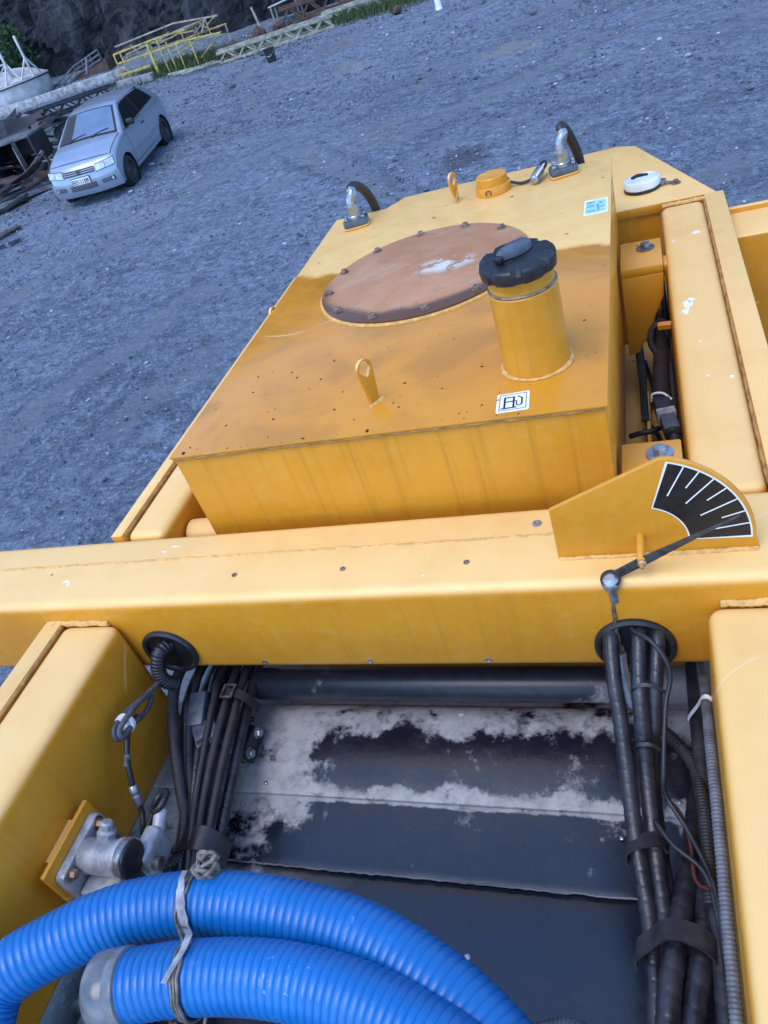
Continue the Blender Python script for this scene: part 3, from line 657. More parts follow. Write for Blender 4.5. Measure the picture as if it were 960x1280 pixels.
# loose plug
pgt = thing('cable_plug', 'loose grey cable plug lying beside the raised round boss', 'plug', (-.30, 2.345, 3.63))
MB().tube([(-.372, 2.345, 3.642), (-.345, 2.335, 3.636), (-.318, 2.335, 3.638), (-.302, 2.352, 3.645)], .0042, 8, .006).build('cable', 'black', pgt)
d = Vector((.028, .078, .018)).normalized(); o_ = Vector((-.303, 2.302, 3.644))
MB().lathe([(.009, 0), (.0135, .004), (.0135, .055), (.010, .06)], o_, d, 8).build('plug_body', 'zinc', pgt)
MB().lathe([(.0085, .058), (.011, .062), (.011, .082), (.008, .09)], o_, d, 12).build('plug_boot', 'black', pgt)
MB().bar(o_+Vector((.010, .0, .011)), o_+Vector((.030, .06, .022)), .005, .004).build('clip', 'white_plastic', pgt, bevel=.001)
# dented round can on the rear plate
ct = thing('round_lamp', 'round dirty white lamp housing with dark base lying on rear corner plate', 'lamp', (-.016, 2.606, 3.452))
MB().lathe([(.053, .0005), (.056, .003), (.056, .010), (.054, .011)], (-.016, 2.606, 3.452), (0, 0, 1), 40).build('base_ring', 'black', ct)
def dentlathe():
    m = MB(); seg = 48; prof = [(.0545, .011), (.0555, .016), (.0555, .030), (.0545, .0335), (.050, .0345), (.0495, .0325), (.045, .0325), (.02, .0335), (.001, .0335)]; v = []
    for r, z in prof:
        for i in range(seg):
            a = 2*pi*i/seg; k = 1+.03*noise.noise(Vector((cos(a)*2, sin(a)*2, z*30)))
            zz = z-.003*max(0, cos(a-R_(150)))*(z > .029); v.append((-.016+r*k*cos(a), 2.606+r*k*sin(a), 3.452+zz))
    m.add(v, [(k*seg+i, k*seg+(i+1) % seg, (k+1)*seg+(i+1) % seg, (k+1)*seg+i) for k in range(len(prof)-1) for i in range(seg)])
    return m
M['dirtywhite'] = plain('dirty_white_enamel', (.66, .70, .72), .35, 0, .15, 12)
dm_ = dentlathe().build('housing', 'dirtywhite', ct)
MB().tube([(-.045, 2.622, 3.4835), (-.03, 2.632, 3.486), (-.012, 2.628, 3.4865), (.002, 2.622, 3.486)], .006, 8, .006).build('scorch_lump', 'rustdk', ct)
MB().bar((.036, 2.606, 3.462), (.052, 2.602, 3.462), .03, .012).build('hinge', 'steel', ct, bevel=.002)
MB().bar((.052, 2.600, 3.460), (.078, 2.594, 3.456), .012, .004).build('strap', 'steel', ct, bevel=.001)
MB().hexbolt((.083, 2.592, 3.4525), .009, .009, washer=1.6).build('bolt', 'rusty_bolt', ct)

# ------------------------------------------------------------------ level gauge
go = Vector((-.05, .945, 3.45))
gg = thing('level_gauge', 'yellow level gauge plate with black dial and pointer on the crossbeam', 'gauge', go)
ac = (-.052, 3.479)
out = [(-.186, 3.4505), (.118, 3.4505)]+[(ac[0]+.1655*cos(R_(a)), ac[1]+.1655*sin(R_(a))) for a in range(0, 75, 4)]+[(-.016, 3.637), (-.186, 3.556)]
gp = MB().prism(out, -.009, (0, .943, 0)).build('plate', 'yellow_clean', gg, bevel=.0022)
bead((-.184, .941, 3.4515), (.116, .941, 3.4515), .004, .001, par=gp)
def sector(r0, r1, a0, a1, n=22): return [(ac[0]+r1*cos(R_(a0+(a1-a0)*i/n)), ac[1]+r1*sin(R_(a0+(a1-a0)*i/n))) for i in range(n+1)]+[(ac[0]+r0*cos(R_(a1-(a1-a0)*i/n)), ac[1]+r0*sin(R_(a1-(a1-a0)*i/n))) for i in range(n+1)]
def strip(poly, y, mat, name, par): return MB().prism(poly, .0003, (0, y, 0)).build(name, mat, par)
# (ex x ez points to -y, so prisms grow towards the viewer)
brd = strip(sector(.0695, .1600, -1.3, 73.5), .9428, 'white', 'dial_border', gg)
dl = strip(sector(.0720, .1575, 0.2, 72.2), .9422, 'dial_black', 'dial_face', gg)
for k, a in enumerate((64, 55.5, 46.5, 37.5, 28, 18.5, 9.5)):
    r0 = .100 if k % 2 == 0 else .124; da = .0010
    c_, s_ = cos(R_(a)), sin(R_(a)); P = lambda r, e: (ac[0]+r*c_-e*s_, ac[1]+r*s_+e*c_)
    strip([P(r0, -da), P(.1575, -da), P(.1575, da), P(r0, da)], .9416, 'white', 'tick', dl)
MB().lathe([(.0062, 0), (.0062, .052), (.005, .055)], (-.053, .943, 3.4905), (0, -1, -.04), 14).build('pivot_pin', 'yellow_clean', gg)
a_, b_, c_ = Vector((-.099, .893, 3.455)), Vector((-.052, .893, 3.4845)), Vector((.088, .920, 3.541))
def arm():
    dirv = (b_-a_).normalized(); nrm = Vector((-dirv.z, 0, dirv.x)); d2 = (c_-b_).normalized(); n2 = Vector((-d2.z, 0, d2.x)); th = Vector((0, -.003, 0)); tw = Vector((0, .0, 0))
    pts = [a_-dirv*.006-nrm*.008, b_-nrm*.0085, b_+d2*.055-n2*.006, c_-n2*.001, c_+n2*.001, b_+d2*.055+n2*.006, b_+nrm*.0085, a_-dirv*.006+nrm*.008]
    m = MB(); m.add(pts+[p+th for p in pts], [tuple(range(8)), tuple(reversed(range(8, 16)))]+[(i, (i+1) % 8, 8+(i+1) % 8, 8+i) for i in range(8)]); return m
pt_ = arm().build('pointer', 'ptr_black', gg, bevel=.0007)
MB().lathe([(.007, 0), (.007, .004), (.0045, .006), (.0035, .012), (.001, .013)], b_+Vector((0, -.0035, 0)), (0, -1, 0), 14).build('pivot_nut', 'brass', pt_)
lr = MB().tube([(-.103, .884, 3.41), (-.1035, .876, 3.36), (-.101, .868, 3.312)], .0034, 10, .006).build('link_rod', 'rusty_bolt', gg)
MB().lathe([(.006, -.046), (.0095, -.040), (.0085, -.028), (.008, -.018), (.0135, -.006), (.0155, .004), (.014, .011), (.007, .017)], (-.101, .8825, 3.448), (-.03, -.12, 1), 20).build('ball_joint', 'zinc', lr)
MB().lathe([(.0155, -.002), (.0165, .001), (.0155, .005)], (-.101, .884, 3.456), (-.03, -.2, 1), 20).build('rubber_boot', 'black', lr)
MB().lathe([(.006, 0), (.0075, .003), (.0075, .012), (.006, .014)], (-.1008, .866, 3.300), (0, 0, 1), 6).build('lock_nut', 'steel', lr)
MB().tube([(-.1005, .866, 3.300), (-.099, .85, 3.27), (-.094, .835, 3.24), (-.09, .82, 3.215)], .006, 8, .006, rf=lambda s, q: .0075 if abs(cos(q)) > .5 else .006).build('clevis', 'alu', lr)

# ------------------------------------------------------------------ engine hood and pipe
hx = Vector((-1.07, .15, 2.98))
hd = thing('engine_hood', 'dark dusty sheet metal engine hood below the crossbeam', 'engine hood', hx)
def hpanel(pts, x0, x1, t=.006):
    """folded sheet: pts (y,z) run across, thickness downward"""
    m = MB(); n = len(pts); v = []; nxs = 2
    top = [(x, y, z) for x in (x0, x1) for y, z in pts]; bot = [(x, y, z-t) for x in (x0, x1) for y, z in pts]
    f = []
    for i in range(n-1): f += [(i, i+1, n+i+1, n+i), (2*n+i, 3*n+i, 3*n+i+1, 2*n+i+1)]
    for i in range(n-1): f += [(i, 2*n+i, 2*n+i+1, i+1), (n+i, n+i+1, 3*n+i+1, 3*n+i)]
    f += [(0, n, 3*n, 2*n), (n-1, 3*n-1, 4*n-1, 2*n-1)]
    return m.add(top+bot, f).build('panel', 'hood', hd, bevel=.0015)
def arc(y0, z0, y1, z1, sag, n=10): return [(y0+(y1-y0)*i/n, z0+(z1-z0)*i/n+sag*4*(i/n)*(1-i/n)) for i in range(n+1)]
hpanel(arc(.742, 3.004, .925, 3.032, .006)+[(.955, 3.018), (.99, 2.975), (1.25, 2.965)], -1.25, .25)
hpanel(arc(.602, 2.984, .757, 2.997, -.002), -1.25, .25)
hpanel(arc(.05, 2.93, .616, 2.975, .022, 16), -1.25, .25)
bead((-1.07, .602, 2.9845), (.02, .602, 2.9845), .0022, .0015, par=hd, name='seam_bead', mat='greysc')
for x, y, z in ((-.03, .765, 3.012), (-.13, .70, 2.996), (-.86, .76, 3.011), (-.10, .53, 2.994)):
    MB().lathe([(.004, 0), (.004, .002), (.002, .003)], (x, y, z), (0, 0, 1), 10).build('rivet', 'zinc', hd)
# strap lug and hinge clip
cl = MB().prism([(-.011, -.030), (.011, -.030), (.011, .030), (-.011, .030)], .004, (-.945, .682, 2.998), (.96, .28, 0), (-.28, .96, .06)).build('strap_lug', 'alu', hd, bevel=.002)
for k in (-.016, .016): MB().lathe([(.0035, 0), (.0035, .002)], Vector((-.945-.28*k, .682+.96*k, 3.003)), (0, 0, 1), 10).build('rivet_hole', 'dial_black', cl)
lt_ = thing('hood_latch', 'black steel toggle latch standing on the hood near black pipe', 'latch', (-.914, .83, 3.03))
LP = Vector((-.914, .83, 3.028))
MB().box(-.022, -.012, -.036, .036, 0, .05).build('side_plate', 'alu', lt_, bevel=.002, local=True)
MB().box(.004, .018, -.034, .034, 0, .05).build('side_plate', 'black', lt_, bevel=.003, local=True)
MB().box(-.012, .004, -.006, .006, .036, .048).build('cross_bar', 'alu', lt_, bevel=.002, local=True)
for y in (-.024, .024):
    MB().hexbolt((.018, y, .032), .010, .010, ax=(1, 0, 0), washer=1.2).build('bolt', 'zinc', lt_, local=True)
MB().tube([(-.004, .03, .042), (-.006, .046, .044), (.004, .052, .040)], .006, 8, .005).build('hook', 'black', lt_, local=True)
MB().tube([(-.005, -.02, .045), (-.007, -.038, .036), (-.004, -.046, .022), (.0, -.042, .01)], .007, 8, .005).build('roller', 'steel', lt_, local=True)
lt_.rotation_euler = (R_(6), 0, R_(-4)); lt_.location = LP
pp = MB().lathe([(.02, 0), (.034, .001), (.036, .004), (.036, .93), (.034, .935)], (-.925, .965, 3.085), (1, 0, 0), 36).build('cross_pipe', 'pipe', origin=(-.925, .965, 3.085))
tag(pp, 'thick black painted pipe lying across behind the hood, under the crossbeam', 'pipe')
# ------------------------------------------------------------------ hoses: helpers
def hose(name, label, cat, path, r, mat, kind='plain', group=None, pitch=.02, seg=14):
    if kind == 'spiral': f = lambda s, q: r*(.93 if ((s/pitch+q/(2*pi)) % 1) < .10 else 1.0+.003*sin(((s/pitch+q/(2*pi)) % 1)*pi)); st = pitch/9
    elif kind == 'corr': f = lambda s, q: r*(.95+.07*sin(2*pi*s/pitch)); st = pitch/6
    elif kind == 'rib': f = lambda s, q: r*(1-.046*(1-abs(sin(pi*s/pitch))**.55)); st = pitch/8
    else: f = None; st = .012
    o = MB().tube(path, r, seg, st, rf=f).build(name, mat, origin=path[0], sharp=60)
    return tag(o, label, cat, group)
A = [(-0.112, .90, 3.335), (-0.114, 0.864, 3.335), (-0.112, 0.810, 3.300), (-0.106, 0.761, 3.260), (-0.100, 0.685, 3.200), (-0.093, 0.607, 3.150), (-0.080, 0.514, 3.120), (-0.076, 0.443, 3.110), (-0.075, 0.368, 3.100), (-.072, .2, 3.06)]
B = [(-.07, .90, 3.335), (-0.070, 0.863, 3.335), (-0.073, 0.810, 3.300), (-0.073, 0.762, 3.260), (-0.073, 0.714, 3.200), (-0.069, 0.634, 3.150), (-0.061, 0.539, 3.120), (-0.056, 0.466, 3.110), (-0.055, 0.371, 3.100), (-.05, .2, 3.06)]
Cc = [(-.041, .90, 3.335), (-0.041, 0.862, 3.335), (-0.048, 0.810, 3.300), (-0.055, 0.770, 3.250), (-0.066, 0.727, 3.180), (-0.061, 0.632, 3.125), (-0.051, 0.541, 3.090), (-0.043, 0.458, 3.080), (-0.040, 0.382, 3.070), (-.04, .2, 3.05)]
D1 = [(.012, .85, 3.03), (-0.008, 0.701, 3.060), (-0.023, 0.600, 3.100), (-0.037, 0.514, 3.130), (-0.048, 0.456, 3.140), (-0.060, 0.367, 3.140), (-.07, .2, 3.1)]
D2 = [(.02, .90, 3.02), (0.016, 0.742, 3.040), (0.003, 0.607, 3.090), (-0.003, 0.522, 3.120), (-0.014, 0.453, 3.130), (-0.030, 0.365, 3.130), (-.04, .2, 3.1)]
E_ = [(.018, 1.02, 3.14), (0.024, 0.954, 3.160), (0.0255, 0.838, 3.200), (0.0245, 0.742, 3.230), (0.0245, 0.643, 3.240), (0.024, 0.527, 3.240), (0.0235, 0.427, 3.240), (0.023, 0.34, 3.240), (.022, .2, 3.24)]
F_ = [(.008, 1.05, 3.10), (0.009, 0.974, 3.120), (0.009, 0.865, 3.140), (0.010, 0.770, 3.140), (0.010, 0.691, 3.130), (0.012, 0.613, 3.130), (0.013, 0.488, 3.130), (0.012, 0.371, 3.130), (.01, .2, 3.1)]
G_ = [(-.085, .93, 3.06), (-0.060, 0.866, 3.100), (-0.031, 0.820, 3.120), (-0.003, 0.768, 3.130), (0.006, 0.699, 3.148), (0.008, 0.621, 3.152), (0.006, 0.53, 3.15)]
gR = 'hoses hanging out of the right grommet'
hose('wrapped_hose', 'leftmost spiral-wrapped black hose hanging from the right grommet', 'hose', A, .0128, 'wrap', 'spiral', gR, .021)
hose('wrapped_hose', 'middle spiral-wrapped black hose of three hanging from the right grommet', 'hose', B, .0135, 'wrap', 'spiral', gR, .022)
hose('wrapped_hose', 'rightmost spiral-wrapped black hose of three hanging from the right grommet', 'hose', Cc, .0118, 'wrap', 'spiral', gR, .020)
hose('wrapped_hose', 'thick black wrapped hose at bottom right, left of a twin', 'hose', D1, .0165, 'wrap', 'spiral', 'thick wrapped hoses at bottom right', .03)
hose('wrapped_hose', 'thick black wrapped hose at bottom right, right of its twin', 'hose', D2, .0165, 'wrap', 'spiral', 'thick wrapped hoses at bottom right', .03)
hose('conduit', 'light grey corrugated conduit running along the near right beam', 'conduit', E_, .0085, 'grey_conduit', 'corr', None, .006)
hose('conduit', 'black conduit between the wrapped hoses and grey corrugated conduit', 'conduit', F_, .0125, 'dull_black', 'spiral', None, .02)
hose('conduit', 'dusty corrugated conduit branching in from behind the three wrapped hoses', 'conduit', G_, .0105, 'dull_black', 'corr', None, .0055)
W1 = [(-.079, .90, 3.35), (-0.079, 0.872, 3.352), (-0.052, 0.842, 3.360), (-0.030, 0.818, 3.340), (-0.026, 0.802, 3.310), (-0.036, 0.771, 3.285), (-0.046, 0.690, 3.225), (-0.046, 0.674, 3.190), (-0.021, 0.634, 3.175), (0.005, 0.574, 3.170), (0.0155, 0.525, 3.172), (0.018, 0.457, 3.165), (0.022, 0.365, 3.165), (.02, .2, 3.15)]
W2 = [(-0.052, 0.690, 3.16), (-0.029, 0.666, 3.160), (-0.016, 0.620, 3.160), (-0.012, 0.560, 3.160), (0.006, 0.540, 3.176)]
W3 = [(-0.063, 0.640, 3.17), (-0.039, 0.602, 3.175), (0.000, 0.568, 3.172), (0.012, 0.518, 3.168), (0.018, 0.447, 3.158), (0.024, 0.365, 3.156), (.024, .2, 3.14)]
hose('thin_cable', 'thin black cable looping out of the right grommet', 'cable', W1, .0038, 'black', seg=8)
hose('thin_cable', 'thin dark red wire crossing to the grey conduit', 'cable', W2, .0034, 'wrap_red', seg=8)
hose('thin_cable', 'thin black cable emerging below the upper rubber clamp', 'cable', W3, .0038, 'black', seg=8)
def band(name, label, cat, pts, wd, th, mat, axis_dir, parts=True):
    """flat strap bent through pts, width along axis_dir"""
    P = resample([Vector(p) for p in pts], .006); n = len(P); ax = Vector(axis_dir).normalized(); m = MB(); v = []
    for i in range(n):
        T = (P[min(i+1, n-1)]-P[max(i-1, 0)]).normalized(); nn = T.cross(ax).normalized()
        v += [P[i]-ax*wd/2-nn*th/2, P[i]+ax*wd/2-nn*th/2, P[i]+ax*wd/2+nn*th/2, P[i]-ax*wd/2+nn*th/2]
    f = [(i*4+k, i*4+(k+1) % 4, i*4+4+(k+1) % 4, i*4+4+k) for i in range(n-1) for k in range(4)]+[(3, 2, 1, 0), tuple(range((n-1)*4, n*4))]
    o = m.add(v, f).build(name, mat, origin=pts[0], bevel=0, sharp=50); return tag(o, label, cat)
band('hose_clamp', 'upper rubber strap clamp around the three wrapped hoses', 'clamp', [(-.107, .594, 3.138), (-.107, .601, 3.156), (-.094, .607, 3.1665), (-.070, .613, 3.168), (-.054, .617, 3.160), (-.048, .617, 3.140)], .030, .004, 'dull_black', (.1, .93, -.35))
band('hose_clamp', 'lower rubber strap clamp around the thick hoses at bottom right', 'clamp', [(-.099, .462, 3.108), (-.097, .468, 3.128), (-.080, .477, 3.141), (-.055, .487, 3.160), (-.02, .485, 3.158), (.003, .475, 3.149), (.011, .463, 3.128)], .032, .004, 'dull_black', (.1, .97, -.15))
band('cable_tie', 'white cable tie on the grey conduit beside the near right beam', 'cable tie', [(-.005, .846, 3.146), (.0, .848, 3.157), (.010, .849, 3.176), (.020, .848, 3.203), (.028, .845, 3.211), (.034, .842, 3.206)], .007, .002, 'white_plastic', (.1, .95, .2))
for z_, (x0, y0, z0), (x1, y1, z1) in ((0, (-.086, .792, 3.303), (-.034, .79, 3.296)), (1, (-.088, .73, 3.235), (-.04, .727, 3.222))):
    band('cable_tie', ('upper' if z_ == 0 else 'lower')+' thin black cable tie around two wrapped hoses at the grommet', 'cable tie', [(x0, y0, z0-.01), (x0+.004, y0, z0+.003), ((x0+x1)/2, (y0+y1)/2, z0+.009), (x1-.004, y1, z1+.003), (x1, y1, z1-.008)], .006, .002, 'black', (0, .8, .6))
cr = [(-.30, .36, 2.99), (-.25, .385, 3.0), (-.20, .395, 3.005), (-.15, .38, 3.0)]
hose('conduit', 'short grey ribbed conduit lying on the hood at the bottom edge', 'conduit', cr, .012, 'grey_conduit', 'corr', None, .006)
# ---- left bundle
gL = 'hoses running under the crossbeam at left'
Ls = [([(-1.053, .99, 3.17), (-1.053, 0.913, 3.200), (-1.033, 0.831, 3.200), (-1.002, 0.746, 3.170), (-0.979, 0.677, 3.120), (-0.950, 0.607, 3.080), (-0.945, 0.529, 3.060), (-.95, .40, 3.03)], .0125, 'dull_black', 'spiral', 'leftmost spiral-wrapped black hose of the left bundle, beside the beam face'),
      ([(-1.039, 1.0, 3.14), (-1.039, 0.949, 3.160), (-1.009, 0.832, 3.160), (-0.982, 0.735, 3.130), (-0.956, 0.664, 3.100), (-0.939, 0.591, 3.080), (-.948, .545, 3.085), (-0.985, 0.52, 3.10), (-1.0, .50, 3.12)], .0105, 'black', 'corr', 'corrugated black hose of the left bundle curling into the valve'),
      ([(-1.015, 1.0, 3.10), (-1.015, 0.96, 3.11), (-.985, 0.860, 3.120), (-0.966, 0.773, 3.100), (-0.955, 0.679, 3.070), (-0.935, 0.535, 3.040), (-.92, .40, 3.02)], .0205, 'black', 'plain', 'thickest smooth black hose in the middle of the left bundle'),
      ([(-.965, 1.05, 3.12), (-0.957, 0.964, 3.140), (-0.932, 0.820, 3.150), (-0.924, 0.719, 3.130), (-0.920, 0.631, 3.100), (-0.908, 0.524, 3.070), (-.90, .40, 3.03)], .0085, 'dull_black', 'plain', 'thin smooth black hose passing through the buckle of the left bundle'),
      ([(-.94, 1.05, 3.11), (-0.938, 0.972, 3.130), (-0.911, 0.828, 3.140), (-0.901, 0.708, 3.120), (-0.894, 0.605, 3.090), (-0.886, 0.526, 3.065), (-.88, .40, 3.03)], .0085, 'dull_black', 'plain', 'second thin smooth hose from the right in the left bundle'),
      ([(-.93, 1.05, 3.09), (-0.928, 0.988, 3.108), (-0.906, 0.842, 3.105), (-0.894, 0.721, 3.085), (-0.888, 0.616, 3.060), (-0.878, 0.531, 3.045), (-.87, .40, 3.02)], .0115, 'wrap', 'spiral', 'rightmost wrapped hose of the left bundle, over the pale hood'),
      ([(-1.0, 1.05, 3.10), (-.998, .96, 3.125), (-.985, .84, 3.145), (-.965, .735, 3.125), (-.948, .65, 3.098), (-.925, .55, 3.07), (-.91, .4, 3.03)], .0095, 'wrap', 'spiral', 'slim wrapped hose lying over the thickest hose of the left bundle'),
      ([(-.975, 1.05, 3.07), (-.97, .96, 3.09), (-.955, .84, 3.10), (-.945, .735, 3.08), (-.935, .65, 3.06), (-.915, .55, 3.045), (-.90, .4, 3.02)], .014, 'black', 'plain', 'black smooth hose half hidden under the thin hoses of left bundle'),
      ([(-1.06, 1.05, 3.12), (-1.045, .95, 3.15), (-1.022, .85, 3.165), (-.998, .76, 3.14), (-.972, .67, 3.105), (-.945, .58, 3.085), (-.93, .45, 3.04)], .0115, 'wrap', 'spiral', 'wrapped hose second from the beam face in the left bundle'),
      ([(-.985, 1.05, 3.14), (-.975, .95, 3.165), (-.958, .85, 3.165), (-.945, .74, 3.14), (-.935, .65, 3.115), (-.918, .55, 3.085), (-.90, .42, 3.03)], .0075, 'black', 'plain', 'thinnest black hose lying on top of the left bundle'),
      ([(-1.04, 1.05, 3.06), (-1.03, .95, 3.06), (-1.01, .85, 3.055), (-.99, .74, 3.04), (-.965, .65, 3.03), (-.945, .55, 3.02), (-.93, .42, 3.01)], .019, 'black', 'plain', 'thick black hose deepest under the left bundle, touching the hood'),
      ([(-1.05, 1.05, 3.08), (-1.05, 0.98, 3.09), (-1.035, 0.852, 3.09), (-1.01, 0.745, 3.07), (-0.985, 0.647, 3.05), (-0.970, 0.547, 3.03), (-.96, .4, 3.015)], .017, 'black', 'plain', 'dark smooth hose lying lowest at the back of the left bundle')]
for p, r, mt, kd, lb in Ls: hose('bundle_hose', lb, 'hose', p, r, mt, kd, gL, .016 if kd != 'corr' else .0055)
band('hose_clamp', 'black strap with buckle around the left hose bundle under the crossbeam', 'clamp', [(-1.01, .875, 3.13), (-.995, .878, 3.15), (-.96, .882, 3.158), (-.93, .882, 3.162), (-.90, .88, 3.152), (-.876, .876, 3.115)], .02, .003, 'black', (0, 1, .1))
band('hose_clamp', 'dark tape band around the lower end of the left hose bundle', 'clamp', [(-.97, .575, 3.05), (-.955, .58, 3.088), (-.93, .585, 3.10), (-.90, .587, 3.103), (-.875, .585, 3.085), (-.858, .58, 3.05)], .045, .003, 'black', (.1, 1, .2))
bk = MB()
for a, b in (((-.945, .866, 3.168), (-.92, .866, 3.168)), ((-.945, .898, 3.168), (-.92, .898, 3.168)), ((-.945, .864, 3.168), (-.945, .90, 3.168)), ((-.92, .864, 3.168), (-.92, .90, 3.168))): bk.bar(a, b, .004)
tag(bk.build('strap_buckle', 'steel', origin=(-.93, .88, 3.166)), 'small rectangular steel buckle on the black strap of left bundle', 'buckle')
cn = thing('connector_block', 'grey-green plug connector on the left hose bundle under the crossbeam', 'connector', (-.99, .83, 3.15))
MB().bar((-1.00, .875, 3.166), (-.985, .80, 3.150), .038, .026).build('upper_half', 'cap_grey', cn, bevel=.004)
MB().bar((-.975, .815, 3.142), (-.945, .77, 3.130), .052, .030).build('lower_half', 'cap_grey', cn, bevel=.004)
MB().bar((-.957, .775, 3.149), (-.947, .765, 3.146), .03, .006).build('clip', 'black', cn, bevel=.001)
# conduit from the left grommet and the looped sensor cable
hose('conduit', 'short black corrugated conduit drooping out of the left grommet', 'conduit', [(-1.0, .93, 3.31), (-1.005, .885, 3.322), (-1.013, .858, 3.325), (-1.024, .842, 3.295), (-1.026, .838, 3.262), (-1.02, .85, 3.235)], .0155, 'black', 'corr', None, .007)
cabl = thing('sensor_cable', 'looped grey sensor cable tied beside the near left beam', 'cable', (-1.04, .73, 3.28))
MB().tube([(-1.025, .842, 3.27), (-1.030, .815, 3.272), (-1.035, 0.771, 3.285), (-1.048, 0.734, 3.292), (-1.048, 0.693, 3.297), (-1.043, 0.681, 3.280), (-1.040, 0.717, 3.270), (-1.035, 0.763, 3.256), (-1.030, 0.792, 3.266), (-1.028, 0.774, 3.287), (-1.026, 0.728, 3.303), (-1.030, 0.688, 3.302), (-1.026, 0.682, 3.288), (-1.026, 0.711, 3.282), (-1.026, .745, 3.272)], .0058, 10, .006).build('loop', 'blue_grey', cabl)
MB().tube([(-1.035, .742, 3.272), (-1.034, 0.715, 3.280), (-1.030, 0.681, 3.265), (-1.025, 0.653, 3.242), (-1.020, 0.633, 3.218), (-1.020, 0.620, 3.193)], .0058, 10, .006).build('tail', 'black', cabl)
MB().lathe([(.0068, 0), (.0068, .022)], (-1.0275, .667, 3.2535), (.04, -.75, -.66), 12).build('sleeve', 'grey_conduit', cabl)
dv = Vector((.010, -.026, -.042)).normalized(); o_ = Vector((-1.020, .628, 3.208))
MB().lathe([(.007, 0), (.0092, .003), (.0092, .014), (.0075, .016), (.0075, .020), (.0095, .022), (.0095, .038), (.006, .043)], o_, dv, 12).build('connector', 'zinc', cabl)
MB().tube([o_+dv*.04, o_+dv*.058, (-1.0, .575, 3.15), (-.985, .56, 3.16)], .0055, 10, .006).build('lead', 'black', cabl)
tag(MB().lathe([(.0185, -.0045), (.0205, -.0045), (.0205, .0045), (.0185, .0045)], (-1.038, .713, 3.288), (-.1, .9, -.28), 20).build('cable_tie', 'white_plastic', origin=(-1.038, .713, 3.288)), 'white cable tie holding the looped sensor cable together', 'cable tie')
# ------------------------------------------------------------------ valve
vv_ = thing('hydraulic_valve', 'grey cast hydraulic valve bolted to a plate on the near left beam', 'valve', (-1.06, .49, 3.2))
MB().box(-1.0845, -1.062, .45, .53, 3.17, 3.25).build('standoff', 'yellow', vv_)
MB().prism([(y-.488, z-3.206) for y, z in ((.562, 3.268), (.562, 3.145), (.414, 3.145), (.414, 3.268))], .010, (-1.061, .488, 3.206), (0, 1, 0), (0, 0, 1)).build('mounting_plate', 'yellow_clean', vv_, bevel=.003)
MB().prism(rrect(.132, .096, .012), .020, (-1.0505, .488, 3.200), (0, 1, 0), (0, 0, 1)).build('flange', 'alu', vv_, bevel=.004)
for y in (.441, .535):
    for z in (3.166, 3.236): MB().hexbolt((-1.0302, y, z), .009, .011, ax=(1, 0, 0), washer=1.5).build('bolt', 'rusty_bolt', vv_)
bd = MB().lathe([(.030, 0), (.031, .004), (.031, .070), (.035, .073), (.035, .083), (.032, .086)], (-1.030, .482, 3.222), (1, .02, -.04), 36).build('body', 'alu', vv_)
MB().lathe([(.0352, .080), (.0362, .083), (.0362, .092), (.034, .094)], (-1.030, .482, 3.222), (1, .02, -.04), 36).build('retaining_ring', 'zinc', bd)
MB().lathe([(.033, .092), (.033, .098), (.029, .101), (.001, .101)], (-1.030, .482, 3.222), (1, .02, -.04), 36, cap=False).build('end_cap', 'black', bd)
MB().lathe([(.016, 0), (.017, .006), (.017, .018), (.012, .022), (.012, .034), (.009, .037)], (-.995, .508, 3.233), (.25, .5, .83), 8).build('port_fitting', 'alu', vv_)
MB().box(-1.030, -.955, .425, .465, 3.165, 3.196).build('lower_body', 'alu', vv_, bevel=.006, seg=3)
MB().lathe([(.013, 0), (.013, .03), (.010, .034)], (-.957, .455, 3.176), (1, 0, 0), 6).build('lower_fitting', 'zinc', vv_)
for k in range(3): MB().hexbolt((-1.02+.022*k, .424, 3.176), .007, .010, ax=(0, -1, 0), washer=0).build('bolt', 'steel', vv_)
MB().box(-.958, -.925, .49, .56, 3.13, 3.20).build('coupling_block', 'alu', vv_, bevel=.01, seg=3)
MB().lathe([(.013, 0), (.013, .04), (.009, .044)], (-.94, .555, 3.175), (-.15, .9, .3), 12).build('coupling', 'alu', vv_)
MB().lathe([(.012, 0), (.012, .014), (.006, .015), (.006, .010)], (-.926, .505, 3.165), (1, 0, 0), 14).build('port', 'steel', vv_)
# lever with ring, pale bracket plate
lv = thing('valve_lever', 'black ring-ended lever beside the grey hydraulic valve', 'lever', (-.955, .60, 3.18))
rgp = [Vector((-.952+.019*cos(t)*.9, .606+.021*sin(t), 3.196+.010*cos(t))) for t in [2*pi*k/24 for k in range(25)]]
MB().tube(rgp, .0062, 10, .004, cap=False).build('ring', 'black', lv)
MB().tube([(-.958, .585, 3.192), (-.966, .565, 3.178), (-.968, .54, 3.165)], .006, 8, .006).build('stem', 'black', lv)
bp_ = MB().prism([(-.02, -.24), (.04, -.24), (.045, .03), (.03, .08), (-.02, .10)], .006, (-.985, .47, 3.085), (.88, 0, -.47), (0, 1, .06)).build('bracket_plate', 'greysc', origin=(-.98, .45, 3.11), bevel=.002)
tag(bp_, 'pale grey steel bracket plate under the hydraulic valve', 'bracket')

